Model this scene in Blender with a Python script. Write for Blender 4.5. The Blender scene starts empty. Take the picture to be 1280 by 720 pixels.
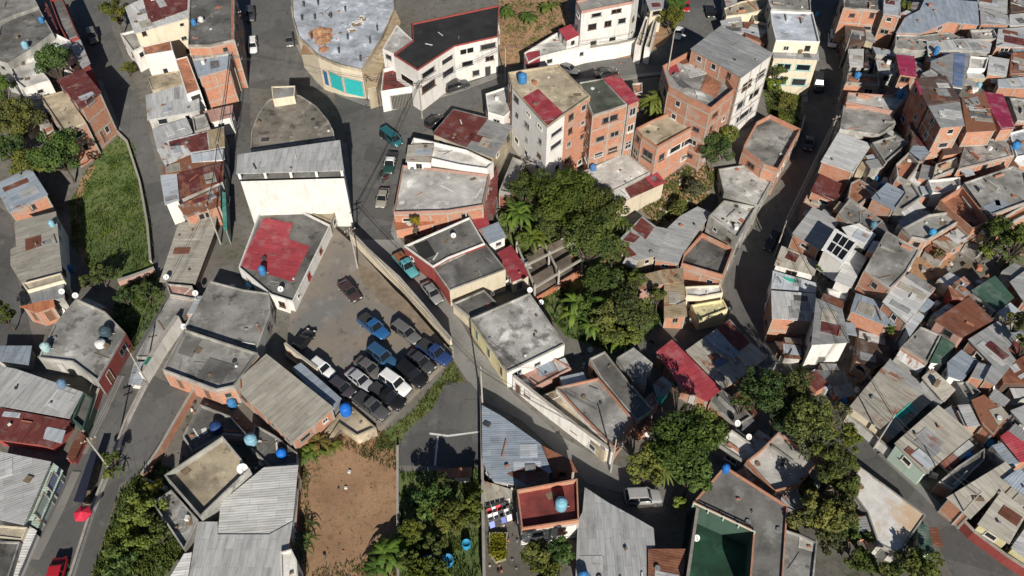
import bpy, bmesh, math, random
from mathutils import Vector, Matrix
random.seed(7)
S = bpy.context.scene
COL = S.collection
R = math.radians
# ------------------------------------------------------------------ camera
SC = 1.26
F, PITCH, CZ = 1000.0, R(48), 67.6 * SC
cp, sp = math.cos(PITCH), math.sin(PITCH)
CAM = Vector((0, 0, CZ))
def ray(px, py):
    a, b = (px - 640) / F, (360 - py) / F
    return Vector((a, cp + b * sp, -sp + b * cp))
def at_z(px, py, z):
    d = ray(px, py)
    t = (z - CZ) / d.z
    return CAM + d * t
cam = bpy.data.objects.new('camera', bpy.data.cameras.new('camera'))
COL.objects.link(cam)
cam.location = CAM
cam.rotation_euler = (math.pi / 2 - PITCH, 0, 0)
cam.data.sensor_width = 36
cam.data.lens = 36 * F / 1280
cam.data.clip_start = 1
cam.data.clip_end = 9000
S.camera = cam
# ------------------------------------------------------------------ terrain
_hills = []
for px, py, a, s in [(735, 330, -4.0, 15), (850, 235, -2.5, 9), (850, 560, -1.5, 11), (1010, 560, -2.0, 12), (70, 250, -2.5, 11),
                     (690, 10, 3.0, 13), (1200, 200, 2.5, 28), (560, 640, -1.0, 9), (985, 110, -2.0, 8),
                     (1040, 40, -2.7, 6), (1032, 100, -2.7, 6), (1018, 155, -2.7, 6), (992, 215, -2.7, 6), (962, 275, -2.7, 6), (940, 335, -2.7, 6), (945, 395, -2.4, 6), (1088, 452, -2.5, 4), (378, 104, -2.0, 8)]:
    p = at_z(px, py, 0)
    s *= SC
    _hills.append((p.x, p.y, a * SC, 1 / (2 * s * s)))
def H(x, y):
    z = 0.0
    for hx, hy, a, k in _hills:
        d = ((x - hx) ** 2 + (y - hy) ** 2) * k
        if d < 9:
            z += a * math.exp(-d)
    return z
def G(px, py, dz=0.0):
    """the point of the ground seen at a pixel of the photograph (dz metres above it)"""
    z = 0.0
    for _ in range(8):
        p = at_z(px, py, z + dz)
        z = H(p.x, p.y)
    return Vector((p.x, p.y, z + dz))
def pts(s):
    return [tuple(float(c) for c in q.split(',')) for q in s.split()]
# ------------------------------------------------------------------ materials
def mat(name, build):
    m = bpy.data.materials.new(name)
    m.use_nodes = True
    nt = m.node_tree
    nt.nodes.clear()
    out = nt.nodes.new('ShaderNodeOutputMaterial')
    bs = nt.nodes.new('ShaderNodeBsdfPrincipled')
    nt.links.new(bs.outputs[0], out.inputs[0])
    build(NT(nt), bs, out)
    return m
class NT:
    def __init__(s, nt): s.nt = nt
    def n(s, t, **k):
        nd = s.nt.nodes.new('ShaderNode' + t)
        for a, v in k.items(): setattr(nd, a, v)
        return nd
    def l(s, a, b): s.nt.links.new(a, b)
    def put(s, sock, v):
        if hasattr(v, 'is_linked') or hasattr(v, 'links'): s.l(v, sock)
        else: sock.default_value = v
    def noise(s, vec, scale, detail=4, rough=.6):
        nd = s.n('TexNoise')
        if vec is not None: s.l(vec, nd.inputs['Vector'])
        nd.inputs['Scale'].default_value = scale
        nd.inputs['Detail'].default_value = detail
        nd.inputs['Roughness'].default_value = rough
        return nd.outputs['Fac']
    def ramp(s, fac, a, b, lo=0.0, hi=1.0):
        nd = s.n('MapRange'); nd.clamp = True
        s.l(fac, nd.inputs[0])
        for i, v in enumerate((a, b, lo, hi)): s.put(nd.inputs[i + 1], v)
        return nd.outputs[0]
    def math(s, op, a, b=0.0):
        nd = s.n('Math', operation=op)
        s.put(nd.inputs[0], a); s.put(nd.inputs[1], b)
        return nd.outputs[0]
    def mix(s, fac, a, b, mode='MIX'):
        nd = s.n('MixRGB', blend_type=mode)
        s.put(nd.inputs[0], fac)
        for i, v in ((1, a), (2, b)):
            if isinstance(v, (tuple, list)): nd.inputs[i].default_value = (*v[:3], 1)
            else: s.l(v, nd.inputs[i])
        return nd.outputs[0]
    def mapping(s, vec, scale, rot=(0, 0, 0)):
        nd = s.n('Mapping'); s.l(vec, nd.inputs[0])
        nd.inputs['Scale'].default_value = scale
        nd.inputs['Rotation'].default_value = rot
        return nd.outputs[0]
    def n_sep(s, col):
        nd = s.n('SeparateColor'); s.l(col, nd.inputs[0]); return nd.outputs[0]
    def bump(s, bs, h, strength=.4, dist=.05):
        nd = s.n('Bump'); s.l(h, nd.inputs['Height'])
        nd.inputs['Strength'].default_value = strength
        nd.inputs['Distance'].default_value = dist
        s.l(nd.outputs[0], bs.inputs['Normal'])
def objinfo(n):
    o = n.n('ObjectInfo')
    return o.outputs['Color'], o.outputs['Alpha'], o.outputs['Random']
def world_pos(n):
    return n.n('NewGeometry').outputs['Position']
def m_zinc(n, bs, out):
    col, al, rnd = objinfo(n)
    uv = n.n('UVMap').outputs[0]
    P = world_pos(n)
    bk = n.n('TexBrick')
    n.l(n.mapping(uv, (1, 1, 1)), bk.inputs['Vector'])
    bk.inputs['Color1'].default_value = (.72, .72, .72, 1)
    bk.inputs['Color2'].default_value = (1.12, 1.12, 1.12, 1)
    bk.inputs['Mortar'].default_value = (.42, .42, .42, 1)
    bk.inputs['Scale'].default_value = 1
    bk.inputs['Brick Width'].default_value = 3.1
    bk.inputs['Row Height'].default_value = .92
    bk.inputs['Mortar Size'].default_value = .025
    bk.offset = .35
    c = n.mix(.6, col, bk.outputs['Color'], 'MULTIPLY')
    st = n.noise(n.mapping(uv, (.25, 1.6, 1)), 1.3, 5, .65)
    c = n.mix(n.ramp(st, .42, .75, 0, .65), c, n.mix(1, c, (.45, .42, .38), 'MULTIPLY'))
    dk = n.noise(n.mapping(uv, (.5, 1.4, 1), (0, 0, .2)), .55, 5, .7)
    c = n.mix(n.ramp(dk, .56, .72, 0, .6), c, n.mix(1, c, (.5, .47, .43), 'MULTIPLY'))
    li = n.noise(P, .55, 4, .6)
    c = n.mix(n.ramp(li, .52, .72, 0, .6), c, n.mix(.35, c, (.55, .53, .50)))
    rn = n.math('ADD', n.math('MULTIPLY', n.noise(n.mapping(uv, (.35, 1, 1)), .8, 6, .7), .7), n.math('MULTIPLY', n.noise(P, .35, 3), .3))
    thr = n.math('SUBTRACT', .72, n.math('MULTIPLY', al, .34))
    rm = n.ramp(rn, thr, n.math('ADD', thr, .06))
    rust = n.mix(n.noise(P, 2.5, 4), (.16, .06, .035), (.30, .14, .08))
    c = n.mix(rm, c, rust)
    n.l(c, bs.inputs['Base Color'])
    bs.inputs['Roughness'].default_value = .62
    bs.inputs['Metallic'].default_value = .0
    bs.inputs['Specular IOR Level'].default_value = .35
    wv = n.n('TexWave', wave_type='BANDS', bands_direction='Y', wave_profile='SIN')
    n.l(uv, wv.inputs[0]); wv.inputs['Scale'].default_value = 2 * math.pi / 20 / .30
    hgt = n.math('ADD', wv.outputs['Fac'], n.math('MULTIPLY', n.noise(P, 1.2, 3), 1.2))
    n.bump(bs, hgt, .32, .04)
def m_slab(n, bs, out):
    col, al, rnd = objinfo(n)
    P = world_pos(n)
    big = n.noise(P, .23, 5, .62)
    mid = n.noise(P, .5, 7, .68)
    fine = n.noise(P, 5, 5, .7)
    c = n.mix(n.ramp(big, .35, .7), n.mix(1, col, (.5, .495, .48), 'MULTIPLY'), n.mix(1, col, (1.35, 1.35, 1.34), 'MULTIPLY'))
    thr = n.math('SUBTRACT', .78, n.math('MULTIPLY', al, .33))
    c = n.mix(n.math('MULTIPLY', n.ramp(mid, thr, n.math('ADD', thr, .08)), .85), c, n.mix(1, c, (.36, .355, .35), 'MULTIPLY'))
    lt = n.noise(n.mapping(P, (1, 1, 1), (0, 0, 1)), .38, 6, .68)
    c = n.mix(n.math('MULTIPLY', n.ramp(lt, .56, .63), .6), c, n.mix(1, c, (1.75, 1.75, 1.77), 'MULTIPLY'))
    c = n.mix(n.ramp(fine, .3, .7, 0, .5), c, n.mix(1, c, (.66, .65, .63), 'MULTIPLY'))
    vo = n.n('TexVoronoi', feature='DISTANCE_TO_EDGE'); n.l(n.mapping(P, (.16, .21, .16)), vo.inputs['Vector']); vo.inputs['Scale'].default_value = 1
    c = n.mix(n.ramp(vo.outputs['Distance'], .002, .008, .3, 0), c, n.mix(1, c, (.4, .4, .4), 'MULTIPLY'))
    n.l(c, bs.inputs['Base Color'])
    bs.inputs['Roughness'].default_value = .92
    n.bump(bs, n.math('ADD', fine, mid), .35, .04)
def m_brick(n, bs, out):
    col, al, rnd = objinfo(n)
    uv = n.n('UVMap').outputs[0]
    P = world_pos(n)
    bk = n.n('TexBrick')
    n.l(uv, bk.inputs['Vector'])
    bk.inputs['Color1'].default_value = (.80, .80, .80, 1)
    bk.inputs['Color2'].default_value = (1.15, 1.12, 1.1, 1)
    bk.inputs['Mortar'].default_value = (.85, 1.1, 1.2, 1)
    bk.inputs['Scale'].default_value = 1
    bk.inputs['Brick Width'].default_value = .42
    bk.inputs['Row Height'].default_value = .22
    bk.inputs['Mortar Size'].default_value = .022
    c = n.mix(1, col, bk.outputs['Color'], 'MULTIPLY')
    c = n.mix(n.ramp(n.noise(P, .7, 6, .7), .46, .72, 0, .7), c, (.36, .27, .20))
    c = n.mix(n.ramp(n.noise(n.mapping(P, (1, 1, .3)), 1.7, 5, .7), .56, .78, 0, .6), c, (.18, .09, .06))
    c = n.mix(n.ramp(n.noise(P, .33, 3, .6), .58, .66, 0, .6), c, (.34, .31, .27))
    n.l(c, bs.inputs['Base Color'])
    bs.inputs['Roughness'].default_value = .95
    n.bump(bs, bk.outputs['Fac'], .3, .02)
def m_paint(n, bs, out):
    col, al, rnd = objinfo(n)
    P = world_pos(n)
    st = n.noise(n.mapping(P, (1.6, 1.6, .28)), 1.1, 6, .7)
    bl = n.noise(P, .45, 5, .65)
    c = n.mix(n.ramp(bl, .35, .7, 0, .5), col, n.mix(1, col, (.72, .69, .63), 'MULTIPLY'))
    c = n.mix(n.math('MULTIPLY', n.ramp(st, .48, .8), n.math('ADD', .25, n.math('MULTIPLY', al, .6))), c, n.mix(1, c, (.42, .39, .34), 'MULTIPLY'))
    n.l(c, bs.inputs['Base Color'])
    bs.inputs['Roughness'].default_value = .85
    n.bump(bs, n.noise(P, 9, 3), .15, .02)
def m_plain(rough=.6, var=.25, metal=0.0, spec=.4):
    def f(n, bs, out):
        col, al, rnd = objinfo(n)
        c = n.mix(n.ramp(n.noise(world_pos(n), 2.0, 5, .65), .35, .7, 0, var * 2), col, n.mix(1, col, (.6, .58, .55), 'MULTIPLY'))
        n.l(c, bs.inputs['Base Color'])
        bs.inputs['Roughness'].default_value = rough
        bs.inputs['Metallic'].default_value = metal
        bs.inputs['Specular IOR Level'].default_value = spec
    return f
def m_stain(n, bs, out):
    P = world_pos(n)
    big = n.noise(P, .16, 6, .6); mid = n.noise(P, .6, 7, .7); fine = n.noise(P, 4, 5, .7)
    c = n.mix(n.ramp(mid, .4, .7), (.70, .68, .64), (.50, .48, .45))
    o = n.mix(n.ramp(mid, .35, .65), (.52, .30, .13), (.62, .47, .30))
    c = n.mix(n.math('MULTIPLY', n.ramp(n.math('ADD', n.math('MULTIPLY', big, .7), n.math('MULTIPLY', mid, .3)), .50, .58), .85), c, o)
    c = n.mix(n.ramp(fine, .35, .7, 0, .35), c, n.mix(1, c, (.7, .69, .67), 'MULTIPLY'))
    n.l(c, bs.inputs['Base Color']); bs.inputs['Roughness'].default_value = .9
    n.bump(bs, fine, .3, .03)
def m_fixed(c1, c2, scale=1.0, rough=.9, bump=.3):
    def f(n, bs, out):
        P = world_pos(n)
        a = n.noise(P, scale, 7, .7)
        n.l(n.mix(n.ramp(a, .32, .68), c1, c2), bs.inputs['Base Color'])
        bs.inputs['Roughness'].default_value = rough
        if bump: n.bump(bs, n.noise(P, scale * 5, 4), bump, .05)
    return f
def m_asphalt(n, bs, out):
    P = world_pos(n)
    a = n.noise(P, .12, 5, .6); b = n.noise(P, .8, 6, .7); d = n.noise(P, 6, 4, .7)
    c = n.mix(n.ramp(a, .3, .7), (.100, .098, .094), (.155, .152, .144))
    c = n.mix(n.ramp(b, .55, .66, 0, .6), c, (.06, .058, .055))
    c = n.mix(n.ramp(n.noise(n.mapping(P, (.9, .12, 1), (0, 0, .35)), 1, 4, .6), .5, .7, 0, .5), c, (.16, .155, .145))
    pv = n.n('TexVoronoi'); n.l(n.mapping(P, (.11, .17, .1)), pv.inputs['Vector']); pv.inputs['Scale'].default_value = 1
    c = n.mix(n.ramp(n.n_sep(pv.outputs['Color']), .72, .74, 0, .45), c, (.07, .069, .066))
    c = n.mix(n.ramp(n.noise(n.mapping(P, (1, 1, 1), (0, 0, .7)), .45, 5, .7), .57, .7, 0, .5), c, (.2, .19, .175))
    c = n.mix(n.ramp(d, .3, .7, 0, .45), c, n.mix(1, c, (.68, .68, .68), 'MULTIPLY'))
    vo = n.n('TexVoronoi', feature='DISTANCE_TO_EDGE'); n.l(n.mapping(P, (.2, .12, .2)), vo.inputs['Vector']); vo.inputs['Scale'].default_value = 1
    c = n.mix(n.ramp(vo.outputs['Distance'], .002, .006, .35, 0), c, (.03, .03, .03))
    n.l(c, bs.inputs['Base Color'])
    bs.inputs['Roughness'].default_value = .9
    n.bump(bs, d, .25, .03)
def m_lot(n, bs, out):
    P = world_pos(n)
    a = n.noise(P, .13, 5, .6); b = n.noise(P, .7, 6, .7); d = n.noise(P, 5, 4, .7)
    c = n.mix(n.ramp(a, .38, .66), (.185, .178, .165), (.28, .225, .165))
    c = n.mix(n.ramp(b, .58, .72, 0, .85), c, (.07, .065, .06))
    c = n.mix(n.ramp(n.noise(n.mapping(P, (1, 1, 1), (0, 0, 2)), .3, 5, .7), .55, .7, 0, .6), c, (.34, .33, .31))
    c = n.mix(n.ramp(d, .3, .7, 0, .4), c, n.mix(1, c, (.7, .7, .7), 'MULTIPLY'))
    n.l(c, bs.inputs['Base Color']); bs.inputs['Roughness'].default_value = .95
    n.bump(bs, d, .3, .04)
def m_concrete(n, bs, out):
    P = world_pos(n)
    a = n.noise(P, .2, 5, .6); b = n.noise(P, .8, 6, .7); d = n.noise(P, 6, 4, .7)
    c = n.mix(n.ramp(a, .35, .68), (.19, .185, .172), (.29, .28, .26))
    c = n.mix(n.ramp(b, .54, .68, 0, .6), c, (.13, .125, .115))
    c = n.mix(n.ramp(d, .3, .7, 0, .45), c, n.mix(1, c, (.68, .67, .66), 'MULTIPLY'))
    n.l(c, bs.inputs['Base Color']); bs.inputs['Roughness'].default_value = .92
    n.bump(bs, d, .3, .03)
def m_ground(n, bs, out):
    P = world_pos(n)
    a = n.noise(P, .16, 6, .65); b = n.noise(P, 1.1, 6, .7); d = n.noise(P, 6, 4, .7)
    c = n.mix(n.ramp(a, .4, .62), (.15, .135, .11), (.20, .19, .17))
    c = n.mix(n.ramp(b, .52, .7, 0, .8), c, (.075, .07, .055))
    c = n.mix(n.ramp(n.noise(n.mapping(P, (1, 1, 1), (0, 0, 1)), .35, 5, .7), .58, .68, 0, .7), c, (.06, .085, .025))
    c = n.mix(n.ramp(d, .3, .7, 0, .5), c, n.mix(1, c, (.6, .6, .6), 'MULTIPLY'))
    n.l(c, bs.inputs['Base Color']); bs.inputs['Roughness'].default_value = 1
    n.bump(bs, d, .4, .06)
def m_soil(n, bs, out):
    P = world_pos(n)
    a = n.noise(P, .15, 6, .65); b = n.noise(P, 1.2, 6, .75); d = n.noise(P, 7, 4, .75)
    c = n.mix(n.ramp(a, .36, .66), (.30, .178, .10), (.46, .285, .16))
    c = n.mix(n.ramp(b, .50, .66, 0, .75), c, (.19, .12, .07))
    c = n.mix(n.ramp(n.noise(n.mapping(P, (1, 1, 1), (0, 0, 1)), .9, 6, .75), .60, .72, 0, .7), c, (.35, .29, .23))
    c = n.mix(n.ramp(n.noise(n.mapping(P, (1, 1, 1), (0, 0, 2)), .45, 6, .75), .58, .68, 0, .6), c, (.085, .095, .03))
    c = n.mix(n.ramp(d, .3, .7, 0, .6), c, n.mix(1, c, (.55, .52, .5), 'MULTIPLY'))
    n.l(c, bs.inputs['Base Color']); bs.inputs['Roughness'].default_value = 1
    n.bump(bs, n.math('ADD', d, b), .6, .08)
def m_turf(n, bs, out):
    P = world_pos(n)
    a = n.noise(P, .2, 6, .65); b = n.noise(P, 1.6, 6, .75)
    c = n.mix(n.ramp(a, .38, .66), (.085, .135, .034), (.145, .17, .055))
    c = n.mix(n.ramp(b, .5, .72, 0, .7), c, (.14, .12, .06))
    n.l(c, bs.inputs['Base Color']); bs.inputs['Roughness'].default_value = 1
    n.bump(bs, b, .8, .15)
def m_leaf(n, bs, out):
    col, al, rnd = objinfo(n)
    P = world_pos(n)
    a = n.noise(P, .45, 3, .6); b = n.noise(P, 3.5, 3, .7)
    c = n.mix(n.ramp(a, .35, .68), n.mix(1, col, (.55, .62, .6), 'MULTIPLY'), n.mix(1, col, (1.45, 1.3, .95), 'MULTIPLY'))
    c = n.mix(n.ramp(b, .4, .75, 0, .6), c, n.mix(1, c, (1.7, 1.5, 1.1), 'MULTIPLY'))
    n.l(c, bs.inputs['Base Color'])
    bs.inputs['Roughness'].default_value = .65
    bs.inputs['Specular IOR Level'].default_value = .25
    tr = n.n('BsdfTranslucent'); n.l(c, tr.inputs[0])
    mx = n.n('MixShader'); mx.inputs[0].default_value = .22
    n.l(bs.outputs[0], mx.inputs[1]); n.l(tr.outputs[0], mx.inputs[2]); n.l(mx.outputs[0], out.inputs[0])
def m_glass(n, bs, out):
    bs.inputs['Base Color'].default_value = (.012, .014, .016, 1)
    bs.inputs['Roughness'].default_value = .12
    bs.inputs['Specular IOR Level'].default_value = .5
def m_carpaint(n, bs, out):
    col, al, rnd = objinfo(n)
    n.l(n.mix(n.ramp(n.noise(world_pos(n), 3, 4), .4, .7, 0, .35), col, n.mix(1, col, (.75, .73, .7), 'MULTIPLY')), bs.inputs['Base Color'])
    bs.inputs['Roughness'].default_value = .34
    bs.inputs['Coat Weight'].default_value = .35
    bs.inputs['Coat Roughness'].default_value = .12
M = {}
for k, f in dict(zinc=m_zinc, slab=m_slab, stain=m_stain, brick=m_brick, paint=m_paint, plain=m_plain(), plastic=m_plain(.6, .3, 0, .25), metal=m_plain(.4, .2, .6),
                 asphalt=m_asphalt, lot=m_lot, concrete=m_concrete, ground=m_ground, soil=m_soil, turf=m_turf, leaf=m_leaf, glass=m_glass, carpaint=m_carpaint,
                 dust=m_fixed((.15, .115, .08), (.27, .21, .15), .8), rawconc=m_fixed((.27, .245, .21), (.40, .37, .32), 1.5), bark=m_fixed((.06, .045, .03), (.12, .095, .07), 3),
                 tyre=m_fixed((.015, .015, .015), (.03, .03, .03), 5, .85, 0), wood=m_fixed((.10, .07, .045), (.26, .19, .12), 2.5),
                 scrapwhite=m_fixed((.5, .5, .48), (.72, .71, .68), 2), scrapgrey=m_fixed((.12, .12, .12), (.3, .3, .3), 2),
                 scrapclay=m_fixed((.3, .1, .05), (.42, .2, .12), 2), scrapdark=m_fixed((.02, .02, .022), (.07, .07, .07), 2)).items():
    M[k] = mat(k, f)
# ------------------------------------------------------------------ mesh builder
class MB:
    def __init__(s): s.v, s.f, s.m, s.uv = [], [], [], []
    def face(s, ps, mi=0, uv=None):
        b = len(s.v)
        s.v += [tuple(p) for p in ps]
        s.f.append(tuple(range(b, b + len(ps))))
        s.m.append(mi)
        s.uv += uv if uv else [(p[0], p[1]) for p in ps]
    def box(s, c, size, rz=0.0, mi=0, mat3=None, taper=1.0):
        m = mat3 if mat3 else Matrix.Rotation(rz, 3, 'Z')
        c = Vector(c)
        q = []
        for z in (-.5, .5):
            t = taper if z > 0 else 1.0
            for x, y in ((-.5, -.5), (.5, -.5), (.5, .5), (-.5, .5)):
                q.append(c + m @ Vector((x * size[0] * t, y * size[1] * t, z * size[2])))
        for a in ((3, 2, 1, 0), (4, 5, 6, 7), (0, 1, 5, 4), (1, 2, 6, 5), (2, 3, 7, 6), (3, 0, 4, 7)):
            s.face([q[i] for i in a], mi)
    def tube(s, path, rad, n=6, mi=0, cap=True):
        rings = []
        for i, p in enumerate(path):
            p = Vector(p)
            d = (Vector(path[min(i + 1, len(path) - 1)]) - Vector(path[max(i - 1, 0)])).normalized()
            u = d.cross(Vector((0, 0, 1)))
            if u.length < .05: u = Vector((1, 0, 0))
            u.normalize(); w = d.cross(u)
            r = rad[i] if isinstance(rad, (list, tuple)) else rad
            rings.append([p + (u * math.cos(2 * math.pi * k / n) + w * math.sin(2 * math.pi * k / n)) * r for k in range(n)])
        for a, b in zip(rings, rings[1:]):
            for k in range(n):
                s.face([a[k], a[(k + 1) % n], b[(k + 1) % n], b[k]], mi)
        if cap:
            s.face(rings[0], mi); s.face(list(reversed(rings[-1])), mi)
    def lathe(s, c, prof, n=14, mi=0):
        c = Vector(c)
        rings = [[c + Vector((r * math.cos(2 * math.pi * k / n), r * math.sin(2 * math.pi * k / n), z)) for k in range(n)] for r, z in prof]
        for a, b in zip(rings, rings[1:]):
            for k in range(n):
                s.face([a[k], a[(k + 1) % n], b[(k + 1) % n], b[k]], mi)
        s.face(list(reversed(rings[0])), mi); s.face(rings[-1], mi)
    def build(s, name, mats, parent=None, color=None, smooth=False):
        me = bpy.data.meshes.new(name)
        off = parent.location if parent is not None else Vector((0, 0, 0))
        if parent is not None and parent.parent is not None: off = off + parent.parent.location
        me.from_pydata([(v[0] - off.x, v[1] - off.y, v[2] - off.z) for v in s.v], [], s.f)
        for m in (mats if isinstance(mats, (list, tuple)) else [mats]): me.materials.append(M[m] if isinstance(m, str) else m)
        me.polygons.foreach_set('material_index', s.m)
        if smooth: me.polygons.foreach_set('use_smooth', [True] * len(s.f))
        ul = me.uv_layers.new(name='UVMap')
        ul.data.foreach_set('uv', [c for p in s.uv for c in p])
        if smooth:
            bm = bmesh.new(); bm.from_mesh(me); bmesh.ops.remove_doubles(bm, verts=bm.verts, dist=.002); bm.to_mesh(me); bm.free()
        return link(name, me, parent, color)
def link(name, me, parent=None, color=None):
    o = bpy.data.objects.new(name, me)
    COL.objects.link(o)
    if parent is not None: o.parent = parent
    if color is not None: o.color = (*color[:3], color[3] if len(color) > 3 else .3)
    return o
def empty(name, loc, rz=0.0):
    o = bpy.data.objects.new(name, None)
    COL.objects.link(o)
    o.location = loc; o.rotation_euler = (0, 0, rz); o.empty_display_size = .3
    return o
def tag(o, label=None, cat=None, group=None, kind=None):
    if label: o['label'] = label
    if cat: o['category'] = cat
    if group: o['group'] = group
    if kind: o['kind'] = kind
    return o
ROADS = []
# ------------------------------------------------------------------ ground sheets
def grid_mesh(name, x0, x1, y0, y1, st, m):
    nx, ny = int((x1 - x0) / st), int((y1 - y0) / st)
    v = [(x0 + i * st, y0 + j * st, H(x0 + i * st, y0 + j * st)) for j in range(ny + 1) for i in range(nx + 1)]
    f = [(j * (nx + 1) + i, j * (nx + 1) + i + 1, (j + 1) * (nx + 1) + i + 1, (j + 1) * (nx + 1) + i) for j in range(ny) for i in range(nx)]
    b = len(v)
    # the sheet goes on to the horizon
    E = 4000
    ring = [(x0, y0), (x1, y0), (x1, y1), (x0, y1)]
    far = [(-E, -E), (E, -E), (E, E), (-E, E)]
    cor = [0, nx, ny * (nx + 1) + nx, ny * (nx + 1)]
    v += [(x, y, 0) for x, y in far]
    sides = [[i for i in range(nx + 1)], [j * (nx + 1) + nx for j in range(ny + 1)], [ny * (nx + 1) + i for i in range(nx, -1, -1)], [j * (nx + 1) for j in range(ny, -1, -1)]]
    for k in range(4):
        f.append(tuple([b + k, b + (k + 1) % 4] + list(reversed(sides[k]))))
    me = bpy.data.meshes.new(name); me.from_pydata(v, [], f); me.materials.append(M[m])
    o = link(name, me); tag(o, kind='structure'); return o
def drape(name, s, m, dz, kind='structure', world=None, label=None):
    P = world or [G(*q) for q in pts(s)]
    bm = bmesh.new()
    vs = [bm.verts.new((p.x, p.y, 0)) for p in P]
    bm.faces.new(vs)
    bmesh.ops.triangulate(bm, faces=bm.faces[:])
    xs = [p.x for p in P]; ys = [p.y for p in P]
    for ax, lo, hi in ((0, min(xs), max(xs)), (1, min(ys), max(ys))):
        t = math.ceil(lo / 2) * 2
        while t < hi:
            co = (t, 0, 0) if ax == 0 else (0, t, 0)
            no = (1, 0, 0) if ax == 0 else (0, 1, 0)
            bmesh.ops.bisect_plane(bm, geom=bm.verts[:] + bm.edges[:] + bm.faces[:], plane_co=co, plane_no=no)
            t += 2
    for v in bm.verts: v.co.z = H(v.co.x, v.co.y) + dz
    bmesh.ops.recalc_face_normals(bm, faces=bm.faces[:])
    for f in bm.faces:
        if f.normal.z < 0: f.normal_flip()
    me = bpy.data.meshes.new(name); bm.to_mesh(me); bm.free()
    me.materials.append(M[m])
    o = link(name, me)
    if kind: o['kind'] = kind
    if m == 'asphalt' or name == 'lane': ROADS.append([(p.x, p.y) for p in P])
    return o
def inside(p, poly):
    c = False; j = len(poly) - 1
    for i in range(len(poly)):
        a, b = poly[i], poly[j]
        if (a[1] > p[1]) != (b[1] > p[1]) and p[0] < (b[0] - a[0]) * (p[1] - a[1]) / (b[1] - a[1]) + a[0]: c = not c
        j = i
    return c
def area2(P):
    return sum(P[i][0] * P[(i + 1) % len(P)][1] - P[(i + 1) % len(P)][0] * P[i][1] for i in range(len(P))) / 2
def inset(P, d):
    """move every edge inwards by d (negative: outwards)"""
    s = 1 if area2(P) > 0 else -1
    n = len(P); out = []
    for i in range(n):
        a, b, c = Vector(P[i - 1][:2]), Vector(P[i][:2]), Vector(P[(i + 1) % n][:2])
        d1 = (b - a).normalized(); d2 = (c - b).normalized()
        n1 = Vector((-d1.y, d1.x)) * s; n2 = Vector((-d2.y, d2.x)) * s
        m = n1 + n2
        if m.length < .2: m = n1.copy()
        m.normalize()
        k = d / max(.45, m.dot(n1))
        out.append(b + m * k)
    return out
# ------------------------------------------------------------------ colours (base colours; dkbrick and slabdark stand in for shade on some houses)
C = dict(grey=(.33, .338, .34), lgrey=(.50, .505, .50), white=(.66, .66, .64), blue=(.29, .34, .40), dgrey=(.12, .125, .13), beige=(.41, .385, .325),
         rust=(.19, .075, .045), maroon=(.15, .04, .035), red=(.38, .055, .07), magenta=(.33, .03, .085), green=(.05, .10, .075), tan=(.38, .30, .19),
         brown=(.11, .07, .055), orange=(.44, .17, .085), teal=(.05, .50, .38), dteal=(.07, .30, .25), strip=(.13, .19, .33), silver=(.45, .49, .53), pink=(.45, .27, .22),
         mint=(.50, .62, .53), cream=(.68, .60, .46), yellow=(.72, .66, .38), whitewall=(.80, .78, .74), greywall=(.40, .39, .36), clay=(.44, .19, .11),
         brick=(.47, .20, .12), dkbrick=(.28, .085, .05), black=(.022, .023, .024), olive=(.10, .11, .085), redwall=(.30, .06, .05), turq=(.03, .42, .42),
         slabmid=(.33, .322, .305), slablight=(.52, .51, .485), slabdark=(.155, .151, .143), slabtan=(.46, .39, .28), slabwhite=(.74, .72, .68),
         slabbrown=(.23, .205, .17), slabsilver=(.45, .49, .55), slabred=(.24, .05, .045), court=(.025, .085, .055), bluewall=(.25, .38, .5))
HS = 1.0         # how tall the houses of a district are drawn, against the heights noted with them
BUILT = []       # roofs, for the things that lie on them
# ------------------------------------------------------------------ windows and doors (drawn once, shared)
def _window(kind):
    b = MB()
    b.box((0, .02, .5), (.94, .02, .94), mi=1)
    fr = .07
    for x, z, w, h in ((0, .03, 1, .06), (0, .97, 1, .06), (-.47, .5, fr, 1), (.47, .5, fr, 1)):
        b.box((x, -.015, z), (w, .11, h), mi=0)
    if kind == 'pair': b.box((0, -.005, .5), (.05, .07, .9), mi=0)
    if kind == 'grille':
        for k in range(1, 6): b.box((-.47 + k * .157, -.02, .5), (.022, .03, .92), mi=2)
        b.box((0, -.02, .5), (.92, .03, .03), mi=2)
    if kind == 'louvre':
        for k in range(1, 7): b.box((0, -.01, k * .14), (.9, .05, .05), mi=2)
    b.box((0, -.09, -.03), (1.12, .22, .06), mi=0)
    out = []
    for nm, keep in (('window_' + kind, lambda m: m != 1), ('pane_' + kind, lambda m: m == 1)):
        q = MB()
        for f, m in zip(b.f, b.m):
            if keep(m): q.face([b.v[k] for k in f], m)
        me = bpy.data.meshes.new(nm)
        me.from_pydata(q.v, [], q.f)
        for m in ('plain', 'glass', 'scrapdark'): me.materials.append(M[m])
        me.polygons.foreach_set('material_index', q.m)
        out.append(me)
    return out
WIN = [_window(k) for k in ('pair', 'grille', 'louvre', 'plain')]
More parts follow.
